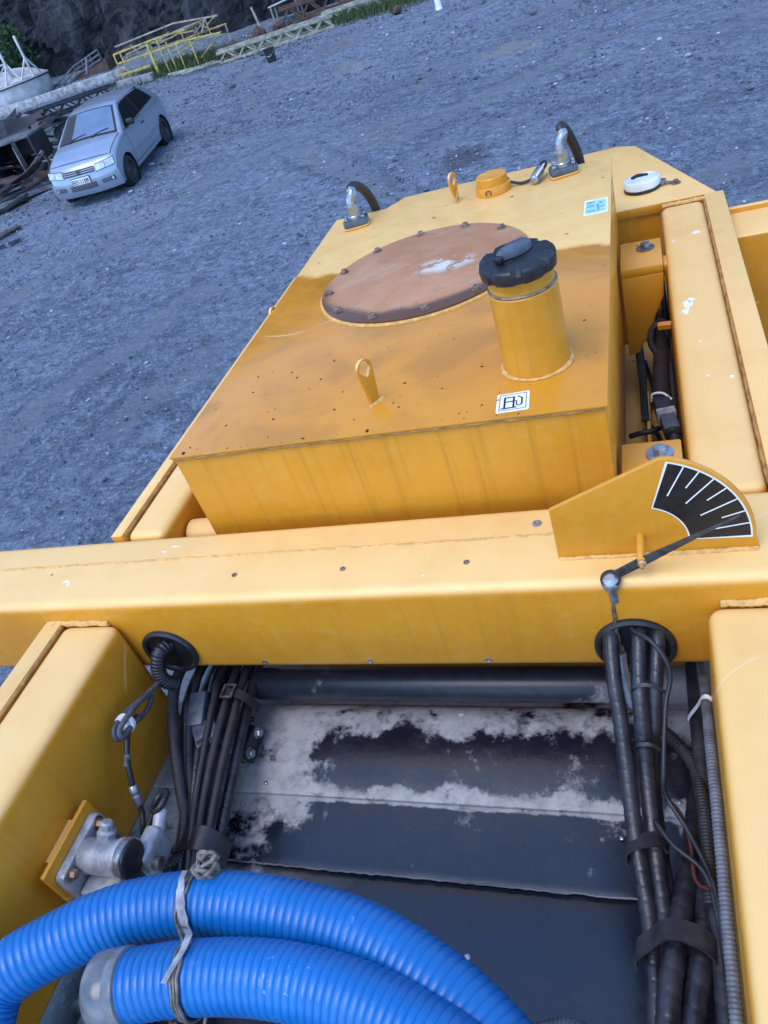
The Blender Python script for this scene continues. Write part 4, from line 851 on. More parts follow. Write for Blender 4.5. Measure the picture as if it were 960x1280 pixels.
# ------------------------------------------------------------------ blue hoses
UP = [(-1.35, .06, 3.19), (-1.189, 0.200, 3.200), (-1.085, 0.274, 3.210), (-0.991, 0.343, 3.220), (-0.888, 0.393, 3.225), (-0.762, 0.422, 3.225), (-0.619, 0.426, 3.220), (-0.484, 0.410, 3.210), (-0.367, 0.368, 3.200), (-0.283, 0.320, 3.190), (-0.227, 0.269, 3.180), (-.14, .15, 3.16), (-.08, 0, 3.14)]
UP = [(-.99, .03, 3.14), (-1.025, .10, 3.19), (-1.032, .185, 3.245)]+[(x*.94, y*.94, 4.35-(4.35-z)*.94) for x, y, z in UP[2:]]
LO = [(-0.791, 0.263, 3.310), (-0.681, 0.290, 3.315), (-0.561, 0.305, 3.315), (-0.444, 0.300, 3.310), (-0.344, 0.277, 3.300), (-0.262, 0.243, 3.290), (-.18, .17, 3.27), (-.1, .05, 3.24)]
hose('suction_hose', 'upper bright blue ribbed hose arching in from the left edge', 'hose', UP, .0475, 'blue_hose', 'rib', 'blue ribbed hoses', .0128, 32)
hose('suction_hose', 'lower bright blue ribbed hose with clear cuff at its left end', 'hose', LO, .0475, 'blue_hose', 'rib', 'blue ribbed hoses', .0118, 32)
cf = MB().lathe([(.040, -.018), (.047, -.020), (.0515, -.014), (.052, .006), (.0500, .014), (.0520, .018), (.0515, .030), (.0485, .032)], LO[0], (.96, .25, .04), 40).build('hose_cuff', 'clear_plastic', origin=LO[0])
tag(cf, 'milky clear plastic cuff on the end of the lower blue hose', 'hose cuff')
wt = thing('wire_tie', 'twisted grey wire and tape strip tying the two blue hoses together', 'wire', (-.70, .40, 3.3))
def around(path_pt, tan, r, a0, a1, n=14, wob=.001):
    t = Vector(tan).normalized(); u = Vector((0, 0, 1)); u = (u-t*u.dot(t)).normalized(); v = t.cross(u); p = Vector(path_pt)
    return [p+(u*cos(R_(a0+(a1-a0)*i/n))+v*sin(R_(a0+(a1-a0)*i/n)))*r+t*(wob*sin(i*2.1)) for i in range(n+1)]
pu = Vector((-.718, .397, 3.2925)); pl_ = Vector((-.666, .292, 3.315))
for k, of in enumerate((-.008, -.002, .004)):
    w_p = [p+Vector((of, 0, 0)) for p in around(pu, (1, .06, 0), .0500, -42, 62, 10)]+[p+Vector((of*.8, 0, 0)) for p in around(pl_, (1, .16, 0), .0505, -42 if k else -36, 150, 16)]
    MB().tube(w_p, .0025, 6, .005).build('wire_strand', 'wire', wt)
# free end and the knot on top
rnd = random.Random(5); kc = Vector((-.70, .434, 3.338)); kn = []
for i in range(34): a = i*1.35; kn.append(kc+Vector((.017*cos(a)+rnd.uniform(-.003, .003), .015*sin(a*.8+1)+.003*sin(a), .010*sin(a*1.3)+rnd.uniform(-.002, .002))))
MB().tube(kn, .0036, 7, .004).build('knot', 'wire', wt)
tp = around(pu, (1, .06, 0), .0530, -30, 60, 12)
def flatstrip(P, wd, th, axv, name, mat, par, taper=None):
    ax = Vector(axv).normalized(); n = len(P); v = []
    for i in range(n):
        T = (P[min(i+1, n-1)]-P[max(i-1, 0)]).normalized(); nn = T.cross(ax).normalized(); w_ = wd*(taper(i/(n-1)) if taper else 1)
        v += [P[i]-ax*w_/2-nn*th/2, P[i]+ax*w_/2-nn*th/2, P[i]+ax*w_/2+nn*th/2, P[i]-ax*w_/2+nn*th/2]
    f = [(i*4+k, i*4+(k+1) % 4, i*4+4+(k+1) % 4, i*4+4+k) for i in range(n-1) for k in range(4)]+[(3, 2, 1, 0), tuple(range((n-1)*4, n*4))]
    return MB().add(v, f).build(name, mat, par, sharp=60)
flatstrip([p+Vector((-.013+.024*(i/12), 0, 0)) for i, p in enumerate(tp)]+[pl_+Vector((-.006, .040, .040)), pl_+Vector((.003, .016, .0535)), pl_+Vector((-.003, -.010, .0545)), pl_+Vector((-.010, -.026, .0495))], .012, .0016, (1, .1, 0), 'tape_strip', 'tape', wt, lambda t: .7+.5*sin(t*pi)**2)
MB().tube([pl_+Vector((.006, -.02, -.048)), pl_+Vector((.004, -.045, -.062)), pl_+Vector((-.02, -.09, -.09)), pl_+Vector((-.06, -.14, -.12))], .0028, 6, .006).build('loose_end', 'wire', wt)
hose('dark_hose', 'dark hose under the clear cuff at the bottom left edge', 'hose', [(-.90, .36, 3.05), (-.87, .29, 3.10), (-.80, .22, 3.11), (-.70, .19, 3.08), (-.62, .12, 3.06)], .02, 'black')

# ------------------------------------------------------------------ in the gap between tank and right beam
hose('gap_hose', 'thick black hose in the gap between tank and right beam', 'hose', [(.010, 2.43, 3.10), (.008, 2.232, 3.18), (.000, 1.95, 3.235), (-.008, 1.72, 3.265), (-.005, 1.60, 3.285)], .020, 'dull_black')
hose('gap_hose', 'slimmer black hose deeper in the gap beside the thick one', 'hose', [(.012, 2.3, 3.1), (.012, 2.05, 3.15), (.012, 1.84, 3.17), (.012, 1.66, 3.19), (.01, 1.45, 3.18), (.0, 1.25, 3.12)], .013, 'black')
hose('gap_hose', 'black hose loop curling from the right beam into the gap', 'hose', [(.026, 1.965, 3.30), (.005, 2.02, 3.29), (-.019, 2.006, 3.275), (-.024, 1.955, 3.265), (-.01, 1.92, 3.25)], .009, 'dull_black')
hose('gap_hose', 'thin black cable crossing the bottom of the gap to tank side', 'cable', [(-.088, 1.64, 3.19), (-.060, 1.635, 3.20), (-.03, 1.64, 3.20), (.0, 1.665, 3.2)], .007, 'black')
hose('gap_hose', 'ribbed black conduit along the inner face of the right beam', 'hose', [(.018, 2.40, 3.22), (.019, 2.2, 3.25), (.018, 2.0, 3.22), (.019, 1.8, 3.24), (.018, 1.6, 3.22), (.016, 1.4, 3.2), (.01, 1.27, 3.15)], .0085, 'dull_black', 'corr', None, .006)
hose('gap_hose', 'slack black cable lying on the floor of the gap', 'cable', [(-.05, 2.3, 3.01), (-.03, 2.1, 3.02), (-.055, 1.95, 3.03), (-.02, 1.8, 3.05), (-.04, 1.6, 3.06), (-.07, 1.4, 3.05)], .007, 'black')
gc = thing('gap_connector', 'black plug connector with grey bands in the gap near the gauge', 'connector', (0, 1.55, 3.3))
p0, p1 = Vector((-.010, 1.605, 3.305)), Vector((.010, 1.475, 3.305))
MB().bar(p0, p0.lerp(p1, .55), .038, .032).build('plug_half', 'cap', gc, bevel=.004)
MB().bar(p0.lerp(p1, .56), p1, .034, .030).build('socket_half', 'cap_grey', gc, bevel=.004)
MB().bar(p0.lerp(p1, .40), p0.lerp(p1, .58), .041, .035).build('grey_band', 'tape', gc, bevel=.002)
MB().lathe([(.018, 0), (.018, .012), (.014, .014)], p1, (.1, -1, -.1), 16).build('collar', 'black', gc)
MB().tube([p1, p1+Vector((.006, -.035, -.012)), p1+Vector((.008, -.08, -.06)), p1+Vector((.004, -.12, -.16))], .013, 12, .01).build('lead', 'black', gc)
MB().tube([p0+Vector((-.019, .004, .0)), p0+Vector((-.016, .004, .019)), p0+Vector((.006, .0, .021)), p0+Vector((.024, -.01, .008))], .0028, 8, .005).build('white_tie', 'white_plastic', gc)
MB().tube([p0, p0+Vector((-.0, .03, -.012)), p0+Vector((.003, .10, -.03))], .015, 12, .01).build('inlet', 'dull_black', gc)
tag(MB().bar((-.062, 2.17, 3.16), (-.055, 1.99, 3.14), .024, .010).bar((-.055, 1.99, 3.14), (-.053, 1.80, 3.12), .020, .008).build('rubber_strap', 'black', origin=(-.058, 2.0, 3.14), bevel=.002), 'flat black rubber strap lying in the gap beside the tank', 'strap')
gcl = MB().lathe([(.012, 0), (.012, .03), (.009, .034)], (.03, 1.955, 3.31), (-1, .1, 0), 6).build('pipe_stub', 'yellow_clean', origin=(.03, 1.955, 3.31))
tag(gcl, 'yellow hexagonal pipe stub on the inner face of the right beam', 'fitting')

# ------------------------------------------------------------------ parked car (built in its own frame: x forward, y left, z up)
def interp(tab, x):
    if x <= tab[0][0]: return tab[0][1]
    for (a, va), (b, vb) in zip(tab, tab[1:]):
        if x <= b:
            t = (x-a)/(b-a); return va+(vb-va)*t
    return tab[-1][1]
def smooth_tab(tab, x, r=.05): return sum(interp(tab, x+k*r) for k in (-1, -.5, 0, .5, 1))/5
TOP = [(-1.93, .56), (-1.90, .78), (-1.84, .95), (-1.74, 1.02), (-1.50, 1.24), (-1.34, 1.33), (-.90, 1.39), (-.30, 1.415), (.05, 1.405), (.26, 1.365), (.62, 1.16), (.93, .985), (1.20, .945), (1.60, .86), (1.78, .79), (1.88, .72), (1.935, .62), (1.965, .53), (1.985, .45)]
BOT = [(-1.93, .50), (-1.90, .30), (-1.75, .25), (-1.5, .22), (1.5, .20), (1.88, .20), (1.955, .225), (1.978, .26), (1.985, .40)]
def Wd(x, z):
    side = interp([(.18, .765), (.40, .80), (.58, .822), (.80, .818), (.92, .795), (.96, .775), (1.36, .575), (1.42, .54)], z)
    return side*interp([(-1.93, .90), (-1.7, .955), (-1.2, .99), (0, 1), (1.0, .995), (1.5, .975), (1.985, .93)], x)
def warp(x, y): return x-max(0, (x-1.0)/.985)**1.5*.20*(abs(y)/.8)**2.6+max(0, (-x-1.0)/.93)**1.5*.10*(abs(y)/.8)**2.6
NS, NT_ = 121, 26
WH = ((1.235, .285), (-1.235, .285)); AR = .335
def section(x):
    zt = smooth_tab(TOP, x, .03); zb = interp(BOT, x); zb = min(zb, zt-.004); pts = []; rr_ = min(.105, (zt-zb)*.45)
    n1 = 16
    for i in range(n1): z = zb+(zt-rr_-zb)*i/(n1-1); pts.append((Wd(x, z), z))
    y1, z1 = pts[-1]
    for i in range(1, NT_-n1):
        t = i/(NT_-n1-1); a = t*pi/2
        if t < .5: u = t/.5; q = u*pi/2; pts.append((y1-rr_*1.3*(1-cos(q)), z1+rr_*.80*sin(q)))
        else: u = (t-.5)/.5; ye = y1-rr_*1.3; pts.append((ye*(1-u), z1+rr_*.80+rr_*.20*(1-(1-u)**2)))
    return pts
def car():
    fl, fr_ = Vector((-10.17, 15.26, 0)), Vector((-11.57, 15.07, 0)); hdg = Vector((.131, -.991, 0)).normalized()
    nrm = Vector((.08*.556, -.08*.831, 1)).normalized(); fx = (hdg-nrm*hdg.dot(nrm)).normalized(); ly = nrm.cross(fx)
    c = (fl+fr_)/2-hdg*1.235; c.z = gz(c.x, c.y)-.005
    t = thing('parked_car', 'silver two-door hatchback car parked beside the scrap heap', 'car', c)
    t.rotation_euler = Matrix((fx, ly, nrm)).transposed().to_euler()
    L = dict(local=True)
    xs = [-1.93+3.915*(.5-.5*cos(pi*i/(NS-1)))*.35+3.915*i/(NS-1)*.65 for i in range(NS)]
    grid = [section(x) for x in xs]; v = []; f = []; nrow = 2*len(grid[0])-1
    for x, s in zip(xs, grid):
        row = [(warp(x, y), y, z) for y, z in s]+[(warp(x, y), -y, z) for y, z in reversed(s[:-1])]; v += row
    V = [Vector(p) for p in v]
    for p in V:                                         # pull the arch edge onto a circle
        for cx, cz in WH:
            d = sqrt((p.x-cx)**2+(p.z-cz)**2)
            if abs(p.y) > .6 and AR-.028 < d < AR+.03 and p.z > .2:
                k = AR/d; p.x = cx+(p.x-cx)*k; p.z = cz+(p.z-cz)*k
    for i in range(NS-1):
        for k in range(nrow-1):
            q = (i*nrow+k, i*nrow+k+1, (i+1)*nrow+k+1, (i+1)*nrow+k); cen = sum((V[j] for j in q), Vector())/4
            if abs(cen.y) > .6 and any((cen.x-cx)**2+(cen.z-cz)**2 < (AR-.004)**2 for cx, cz in WH): continue
            f.append(q)
    body = MB().add(V, f).build('body', 'car', t, sharp=34, **L)
    MB().box(-1.85, 1.80, -.60, .60, .21, .70).build('underbody', 'trim', t, **L)
    def sidepatch(name, quad, mat, off, sgn, n=8, par=None):
        m = MB(); vs = []
        for i in range(n+1):
            for j in range(n+1):
                a, b = i/n, j/n; x = (quad[0][0]*(1-a)+quad[1][0]*a)*(1-b)+(quad[3][0]*(1-a)+quad[2][0]*a)*b; z = (quad[0][1]*(1-a)+quad[1][1]*a)*(1-b)+(quad[3][1]*(1-a)+quad[2][1]*a)*b
                y = Wd(x, z)+off; vs.append((warp(x, y), sgn*y, z))
        fs = [(i*(n+1)+j, (i+1)*(n+1)+j, (i+1)*(n+1)+j+1, i*(n+1)+j+1) for i in range(n) for j in range(n)]
        return m.add(vs, fs).build(name, mat, par or t, **L)
    for sg in (1, -1):
        sidepatch('door_gap', [(.812, .288), (-.312, .288), (-.312, .935), (.812, .935)], 'trim', .0015, sg)
        dr = sidepatch('door', [(.80, .30), (-.30, .30), (-.30, .925), (.80, .925)], 'car', .004, sg)
        sidepatch('side_seal', [(.72, .935), (-1.40, .985), (-1.06, 1.335), (.16, 1.335)], 'trim', .003, sg, 10)
        w1 = sidepatch('door_window', [(.63, .955), (-.30, .975), (-.34, 1.305), (.15, 1.305)], 'glass', .008, sg)
        sidepatch('rear_side_window', [(-.38, .985), (-1.29, 1.01), (-1.04, 1.30), (-.42, 1.31)], 'glass', .008, sg)
        y = sg*(Wd(-.15, .80)+.014); MB().bar((-.22, y, .80), (-.08, y, .80), .02, .03).build('handle', 'trim', dr, bevel=.006, **L)
        mm = MB().box(.50, .60, sg*.80 if sg > 0 else sg*.97, sg*.97 if sg > 0 else sg*.80, .955, 1.075).build('mirror', 'trim', t, bevel=.03, seg=3, **L)
        sidepatch('sill_strip', [(.88, .205), (-.88, .215), (-.88, .29), (.88, .285)], 'car', .012, sg)
        sidepatch('rub_strip', [(.84, .47), (-.86, .47), (-.86, .50), (.84, .50)], 'car', .010, sg)
        for (cx, cz) in WH:
            tyre_c = (cx, sg*.62, cz)
            ar = [(AR+.0)*1.0]; m = MB()
            wl = MB().lathe([(.18, -.085), (.265, -.09), (.285, -.07), (.288, .06), (.275, .085), (.19, .088), (.185, .07)], (cx, sg*.695, cz), (0, sg, 0), 40, cap=False).build('wheel', 'rubber_tyre', t, **L)
            MB().lathe([(.19, .070), (.175, .082), (.165, .060), (.09, .045), (.05, .065), (.001, .068)], (cx, sg*.695, cz), (0, sg, 0), 36, cap=False).build('rim', 'rim', wl, **L)
            for k in range(8):
                a = 2*pi*k/8; MB().lathe([(.016, 0), (.001, .002)], (cx+.125*cos(a), sg*(.695+.057), cz+.125*sin(a)), (0, sg, 0), 10, cap=False).build('rim_hole', 'dial_black', wl, **L)
            MB().lathe([(AR-.03, -.25), (AR+.002, -.04), (AR+.002, .0)], (cx, sg*.80, cz), (0, sg, 0), 40, cap=False).build('wheel_arch_liner', 'trim', t, **L)
    def toppatch(name, quad, mat, off, n=12, par=None, crown=True):
        vs = []
        for i in range(n+1):
            for j in range(n+1):
                a, b = i/n, j/n; x = (quad[0][0]*(1-a)+quad[1][0]*a)*(1-b)+(quad[3][0]*(1-a)+quad[2][0]*a)*b; y = (quad[0][1]*(1-a)+quad[1][1]*a)*(1-b)+(quad[3][1]*(1-a)+quad[2][1]*a)*b
                s = section(x); z = s[-1][1]
                for (ya, za), (yb_, zb_) in zip(s, s[1:]):
                    if yb_ <= abs(y) <= ya and za > .6: z = zb_+(za-zb_)*((abs(y)-yb_)/max(1e-6, ya-yb_)); break
                vs.append((warp(x, y)+off*.5, y, z+off))
        return MB().add(vs, [(i*(n+1)+j, (i+1)*(n+1)+j, (i+1)*(n+1)+j+1, i*(n+1)+j+1) for i in range(n) for j in range(n)]).build(name, mat, par or t, **L)
    toppatch('bonnet_gap', [(1.735, .70), (1.735, -.70), (.955, -.735), (.955, .735)], 'trim', .003)
    toppatch('bonnet', [(1.725, .688), (1.725, -.688), (.96, -.723), (.96, .723)], 'car', .007)
    sl = toppatch('windscreen_seal', [(.93, .70), (.93, -.70), (.245, -.535), (.245, .535)], 'trim', .006)
    ws = toppatch('windscreen', [(.90, .665), (.90, -.665), (.275, -.515), (.275, .515)], 'clear', .018)
    toppatch('sky_panel', [(.885, .64), (.885, -.38), (.29, -.30), (.29, .50)], 'screen_sky', .012, par=ws)  # blue panel under the glass, coloured to stand in for reflected sky
    toppatch('tailgate_window', [(-1.42, .50), (-1.42, -.50), (-1.70, -.56), (-1.70, .56)], 'glass', .008)
    NOSE = [(.22, 1.94), (.25, 1.972), (.38, 1.985), (.45, 1.985), (.53, 1.965), (.62, 1.935), (.72, 1.88), (.79, 1.78)]
    def fp(y, z, off): x = interp(NOSE, z); return (warp(x, y)+off, y, z)
    def frontpatch(name, y0, y1, z0, z1, mat, off, n=8, par=None, skew=0, top=None):
        vs = [fp(y0+(y1-y0)*i/n, z0+(z1-z0)*j/4+skew*i/n, off) for i in range(n+1) for j in range(5)]
        return MB().add(vs, [(i*5+j, i*5+5+j, i*5+6+j, i*5+1+j) for i in range(n) for j in range(4)]).build(name, mat, par or t, **L)
    frontpatch('front_bumper', -.785, .785, .205, .50, 'car', .003, n=28)
    MB().box(-1.925, -1.75, -.70, .70, .24, .56).build('rear_bumper', 'car', t, bevel=.04, seg=3, **L)
    gr = frontpatch('grille', -.34, .34, .605, .70, 'trim', .006)
    for z in (.630, .665): frontpatch('grille_bar', -.335, .335, z, z+.011, 'car', .012, par=gr)
    li = frontpatch('lower_intake', -.30, .30, .325, .432, 'trim', .006)
    for z in (.345, .378, .410): frontpatch('intake_bar', -.29, .29, z, z+.012, 'chrome', .012, par=li)
    for sg in (1, -1):
        frontpatch('headlight_gap', sg*.365, sg*.765, .588, .722, 'trim', .005, skew=.022)
        hl = frontpatch('headlight', sg*.375, sg*.755, .598, .712, 'lens', .010, skew=.022)
        frontpatch('lamp_divider', sg*.57, sg*.578, .61, .715, 'trim', .014, par=hl)
        frontpatch('reflector', sg*.60, sg*.70, .635, .70, 'chrome', .014, par=hl)
        si = frontpatch('side_intake', sg*.42, sg*.69, .345, .425, 'trim', .007)
        for z in (.352, .378, .404): frontpatch('intake_bar', sg*.43, sg*.60, z, z+.010, 'car', .012, par=si)
        p = fp(sg*.64, .385, .012); MB().lathe([(.034, 0), (.030, .008), (.001, .010)], p, (1, 0, 0), 18, cap=False).build('fog_lamp', 'lens', si, **L)
    em = Vector(fp(0, .655, .016))
    eo = MB().lathe([(.062, 0), (.062, .006), (.052, .007), (.050, .002), (.001, .002)], em, (1, 0, -.1), 28, cap=False).build('emblem', 'chrome', t, **L)
    for a, b in (((-.024, .046), (0, .004)), ((.024, .046), (0, .004)), ((-.046, .016), (-.020, -.042)), ((-.020, -.042), (0, .0)), ((0, .0), (.020, -.042)), ((.020, -.042), (.046, .016))):
        MB().bar(em+Vector((.008, a[0], a[1])), em+Vector((.008, b[0], b[1])), .010, .006, upv=(1, 0, 0)).build('emblem_stroke', 'trim', eo, **L)
    # number plate with raised characters
    x0 = fp(.0, .47, .016)[0]
    pb = MB().box(x0-.02, x0+.004, -.20, .20, .435, .565).build('number_plate', 'white', t, bevel=.004, **L)
    MB().box(x0-.021, x0+.001, -.21, .21, .425, .575).build('plate_frame', 'trim', t, **L)
    SEG = {'M': ((0, 0, 0, 2), (0, 2, .5, 1), (.5, 1, 1, 2), (1, 2, 1, 0)), 'H': ((0, 0, 0, 2), (1, 0, 1, 2), (0, 1, 1, 1)), 'I': ((.5, 0, .5, 2),), '7': ((0, 2, 1, 2), (1, 2, .4, 0)), '1': ((.2, 1.6, .5, 2), (.5, 2, .5, 0)), '5': ((1, 2, 0, 2), (0, 2, 0, 1), (0, 1, 1, 1), (1, 1, 1, 0), (1, 0, 0, 0)), '9': ((1, 1, 0, 1), (0, 1, 0, 2), (0, 2, 1, 2), (1, 2, 1, 0), (1, 0, 0, 0)), 'X': ((0, 0, 1, 2), (0, 2, 1, 0))}
    m = MB()
    for k, ch in enumerate('MXT1159'.replace('T', 'I')):
        for a, b, c_2, d_ in SEG[ch]:
            P = lambda u, q: (x0+.006, .168-k*.052+(.0)-u*.034, .458+q*.040)
            m.bar(P(a, b), P(c_2, d_), .011, .004, upv=(1, 0, 0))
    m.build('lettering', 'dial_black', pb, **L)
    for s, y0 in ((1, -.45), (1, .10)):
        MB().tube([(.95, y0+.0, .992), (.88, y0+.12, 1.035), (.83, y0+.40, 1.065)], .008, 6, .03).build('wiper', 'trim', t, **L)
car()

# ------------------------------------------------------------------ scrap yard
def at(x, y, dz=0): return Vector((x, y, gz(x, y)+dz))
# yellow walkway frame: front and back railings joined by cross bars
yf = thing('railing_cage', 'yellow tubular walkway railing frame standing by the cliff', 'railing', at(-14.2, 26.4))
def rail(name, pts, mat, r=.024, par=yf):
    for a, b in zip(pts, pts[1:]): MB().bar(a, b, r*2).build(name, mat, par, bevel=.008)
F = lambda p: (p[0], 25.6, p[1]); Bk = lambda p: (p[0], 27.2, p[1])
rail('rail', [F((-15.70, 3.30)), F((-14.0, 3.34)), F((-13.0, 3.30))], 'ryellow')
rail('rail', [F((-15.70, 3.03)), F((-13.02, 3.03)), F((-11.87, 2.93))], 'ryellow')
rail('rail', [F((-15.9, 2.72)), F((-14.6, 2.70))], 'ryellow', .035)
rail('rail', [Bk((-16.5, 3.43)), Bk((-14.10, 3.50)), Bk((-12.5, 3.30))], 'rpale')
rail('rail', [Bk((-16.2, 3.12)), Bk((-13.9, 3.29)), Bk((-12.9, 3.32))], 'rpale')
rail('rail', [Bk((-15.8, 2.93)), Bk((-13.8, 3.0)), Bk((-12.3, 3.02))], 'ryellow', .022)
rail('rail', [Bk((-13.9, 3.0)), Bk((-12.4, 2.74))], 'rpale', .02)
rail('rail', [(-14.6, 25.9, 2.75), (-13.1, 25.9, 2.95), (-12.1, 26.5, 2.8)], 'rpale', .02)
for x, z1, hw in ((-15.70, 3.31, .022), (-15.45, 3.29, .022), (-14.41, 3.29, .045), (-14.03, 3.34, .022), (-13.76, 3.17, .022), (-13.45, 3.05, .02), (-12.95, 3.05, .02)):
    rail('post', [(x, 25.6, gz(x, 25.6)-.03), (x, 25.6, z1)], 'ryellow', hw)
for x, z1 in ((-16.2, 3.15), (-15.2, 3.2), (-13.95, 3.29), (-13.38, 3.2), (-12.96, 3.3), (-12.35, 3.0)):
    rail('post', [(x, 27.2, gz(x, 27.2)-.03), (x, 27.2, z1)], 'rpale', .02)
for x, z in ((-15.70, 3.3), (-14.41, 3.27), (-13.0, 3.29), (-15.7, 3.03), (-13.0, 3.03)):
    rail('cross_bar', [(x, 25.6, z), (x-.15, 27.2, z+.02)], 'ryellow', .022)
for a, b in (((-12.6, 25.9), (-12.1, 2.2)), ): pass
rail('brace', [(-13.0, 27.2, 3.3), (-13.5, 27.2, 3.05)], 'rpale', .018)
rail('brace', [(-12.9, 25.8, 2.45), (-12.3, 26.6, 2.9)], 'ryellow', .018)
# lattice trusses lying on the ground
def truss(label, x0, y0, x1, y1, hgt, dep, n, mat, z=0.03, r=.026, chord=.038):
    t = thing('lattice_truss', label, 'truss', at((x0+x1)/2, (y0+y1)/2), 'lattice trusses lying along the cliff foot')
    a, b = Vector((x0, y0)), Vector((x1, y1)); dv = (b-a).normalized(); nn = Vector((-dv.y, dv.x))
    P = lambda s, k, h: (lambda q: Vector((q.x, q.y, gz(q.x, q.y)+z+h)))(a.lerp(b, s)+nn*k)
    for k in (0, dep):
        for h in (0, hgt): MB().bar(P(0, k, h), P(1, k, h), chord*2).build('chord', mat, t, bevel=.006)
    for i in range(n):
        s0, s1 = i/n, (i+1)/n; sm = (s0+s1)/2
        MB().bar(P(s0, 0, 0), P(sm, 0, hgt), r*2).build('web_bar', mat, t); MB().bar(P(sm, 0, hgt), P(s1, 0, 0), r*2).build('web_bar', mat, t)
        MB().bar(P(s0, dep, 0), P(s0, 0, 0), r*2).build('tie_bar', mat, t); MB().bar(P(sm, dep, hgt), P(sm, 0, hgt), r*2).build('tie_bar', mat, t)
        MB().bar(P(s0, dep, 0), P(sm, dep, hgt), r*2).build('web_bar', mat, t); MB().bar(P(sm, dep, hgt), P(s1, dep, 0), r*2).build('web_bar', mat, t)
truss('pale rusty lattice truss behind the small black bucket', -11.95, 24.95, -8.4, 25.95, .26, .4, 6, 'rpale')
truss('pale lattice truss farthest right at the foot of the cliff', -8.9, 26.5, -5.2, 27.6, .26, .4, 6, 'rpale')
truss('dark rusty lattice truss farthest back, under the tilted bench', -10.9, 28.3, -5.5, 29.7, .42, .5, 8, 'rust')
truss('dark lattice truss under the peeling white beam, behind the car', -19.6, 22.9, -15.6, 24.3, .26, .4, 7, 'rustdk', .03, .02)
# peeling white beam lying on scrap
wb = thing('white_beam', 'long peeling white steel beam lying behind the silver car', 'beam', at(-18.2, 25.3))
a, b = Vector((-20.9, 24.75, 2.86)), Vector((-15.95, 26.25, 2.74))
MB().bar(a, b, .30, .05).build('web_plate', 'wbeam', wb, bevel=.01); MB().bar(a+Vector((.04, -.16, -.0)), b+Vector((.04, -.16, 0)), .05, .24).build('flange', 'wbeam', wb, bevel=.01)
MB().bar(a+Vector((-.04, .17, 0)), b+Vector((-.04, .17, 0)), .05, .24).build('flange', 'wbeam', wb, bevel=.01)
bb = MB().bar((-15.8, 25.3, gz(-15.8, 25.3)+.12), (-14.5, 25.35, gz(-14.5, 25.35)+.10), .30, .22).build('concrete_sleeper', 'concrete', origin=at(-15.1, 25.3), bevel=.03)
tag(bb, 'grey concrete sleeper lying in front of the yellow railing frame', 'sleeper')
for i, (p, q) in enumerate((((-13.6, 24.9), (-12.2, 25.35)), ((-13.9, 25.2), (-12.7, 25.1)), ((-13.2, 24.7), (-11.9, 25.15)))):
    tag(MB().bar(at(*p, .06), at(*q, .06), .09, .05).build('pale_plank', 'rpale', origin=at(*p), bevel=.01), ('longest', 'rear', 'front')[i]+' of three pale planks on the ground right of the yellow frame', 'plank', 'pale planks by the frame')
# white hopper drum with lattice top
sx_, sy_ = -21.75, 28.2; so = at(sx_, sy_)
si = thing('hopper_drum', 'white round hopper drum with lattice top and poles at left edge', 'hopper', so)
zr = 3.36
MB().lathe([(.95, 2.45-so.z), (1.22, 2.78-so.z), (1.30, 3.02-so.z), (1.30, zr-so.z), (1.34, zr-so.z+.01), (1.34, zr-so.z+.05), (1.28, zr-so.z+.06)], so, (0, 0, 1), 48).build('drum', 'silo', si)
MB().lathe([(1.355, zr-so.z-.03), (1.355, zr-so.z+.012)], so, (0, 0, 1), 48, cap=False).build('rim_band', 'trim', si)
MB().lathe([(1.27, zr-so.z+.07), (.7, zr-so.z+.36), (.25, zr-so.z+.46)], so, (0, 0, 1), 40).build('cone_lid', 'silo', si)
for px, py in ((-21.16, 28.0-.55), (-20.56, 28.0-.15)):
    MB().bar((px, py, zr), (px+.02, py, 4.72), .075).build('pole', 'silo', si, bevel=.01)
tops = [(-21.17, 27.5, 4.05), (-20.57, 27.9, 4.03), (-22.3, 27.4, 4.0)]
bs_ = [(-21.85, 26.98), (-21.2, 27.0), (-20.75, 27.35), (-20.5, 27.8), (-20.48, 28.3)]
for tpt, ids in ((tops[0], (0, 1, 2)), (tops[1], (2, 3, 4)), (tops[2], (0, 1))):
    for k in ids: MB().bar(tpt, (bs_[k][0], bs_[k][1], zr+.04), .05).build('lattice_bar', 'silo', si)
MB().bar(tops[2], tops[0], .05).build('lattice_bar', 'silo', si); MB().bar((-21.1, 27.45, 3.75), (-20.6, 27.9, 3.45), .04).build('lattice_bar', 'silo', si)
# brown covered ramp with a mesh handrail
rp = thing('steel_ramp', 'brown steel ramp with grey handrail rising behind the white beam', 'ramp', at(-19.6, 29))
MB().prism([(-21.2, 2.4), (-18.2, 2.4), (-18.2, 3.15), (-19.55, 2.95), (-20.6, 2.50), (-21.2, 2.45)], -1.2, (0, 29, 0)).build('ramp_body', 'rpurl', rp, bevel=.02)
lo3 = [(-21.0, 2.52), (-20.55, 2.56), (-19.58, 2.97), (-18.3, 3.18)]; hi3 = [(-20.95, 2.72), (-20.50, 2.90), (-19.55, 3.25), (-18.3, 3.48)]
for ln in (lo3, hi3, [((p[0]+q[0])/2, (p[1]+q[1])/2) for p, q in zip(lo3, hi3)]):
    for p, q in zip(ln, ln[1:]): MB().bar((p[0], 28.97, p[1]), (q[0], 28.97, q[1]), .045).build('rail', 'greysc', rp)
for i in range(10):
    s = i/9*(len(lo3)-1); k = min(int(s), len(lo3)-2); u = s-k
    g_ = lambda ln: (ln[k][0]+(ln[k+1][0]-ln[k][0])*u, ln[k][1]+(ln[k+1][1]-ln[k][1])*u)
    p, q = g_(lo3), g_(hi3); MB().bar((p[0], 28.97, p[1]), (q[0], 28.97, q[1]), .03).build('post', 'greysc', rp)
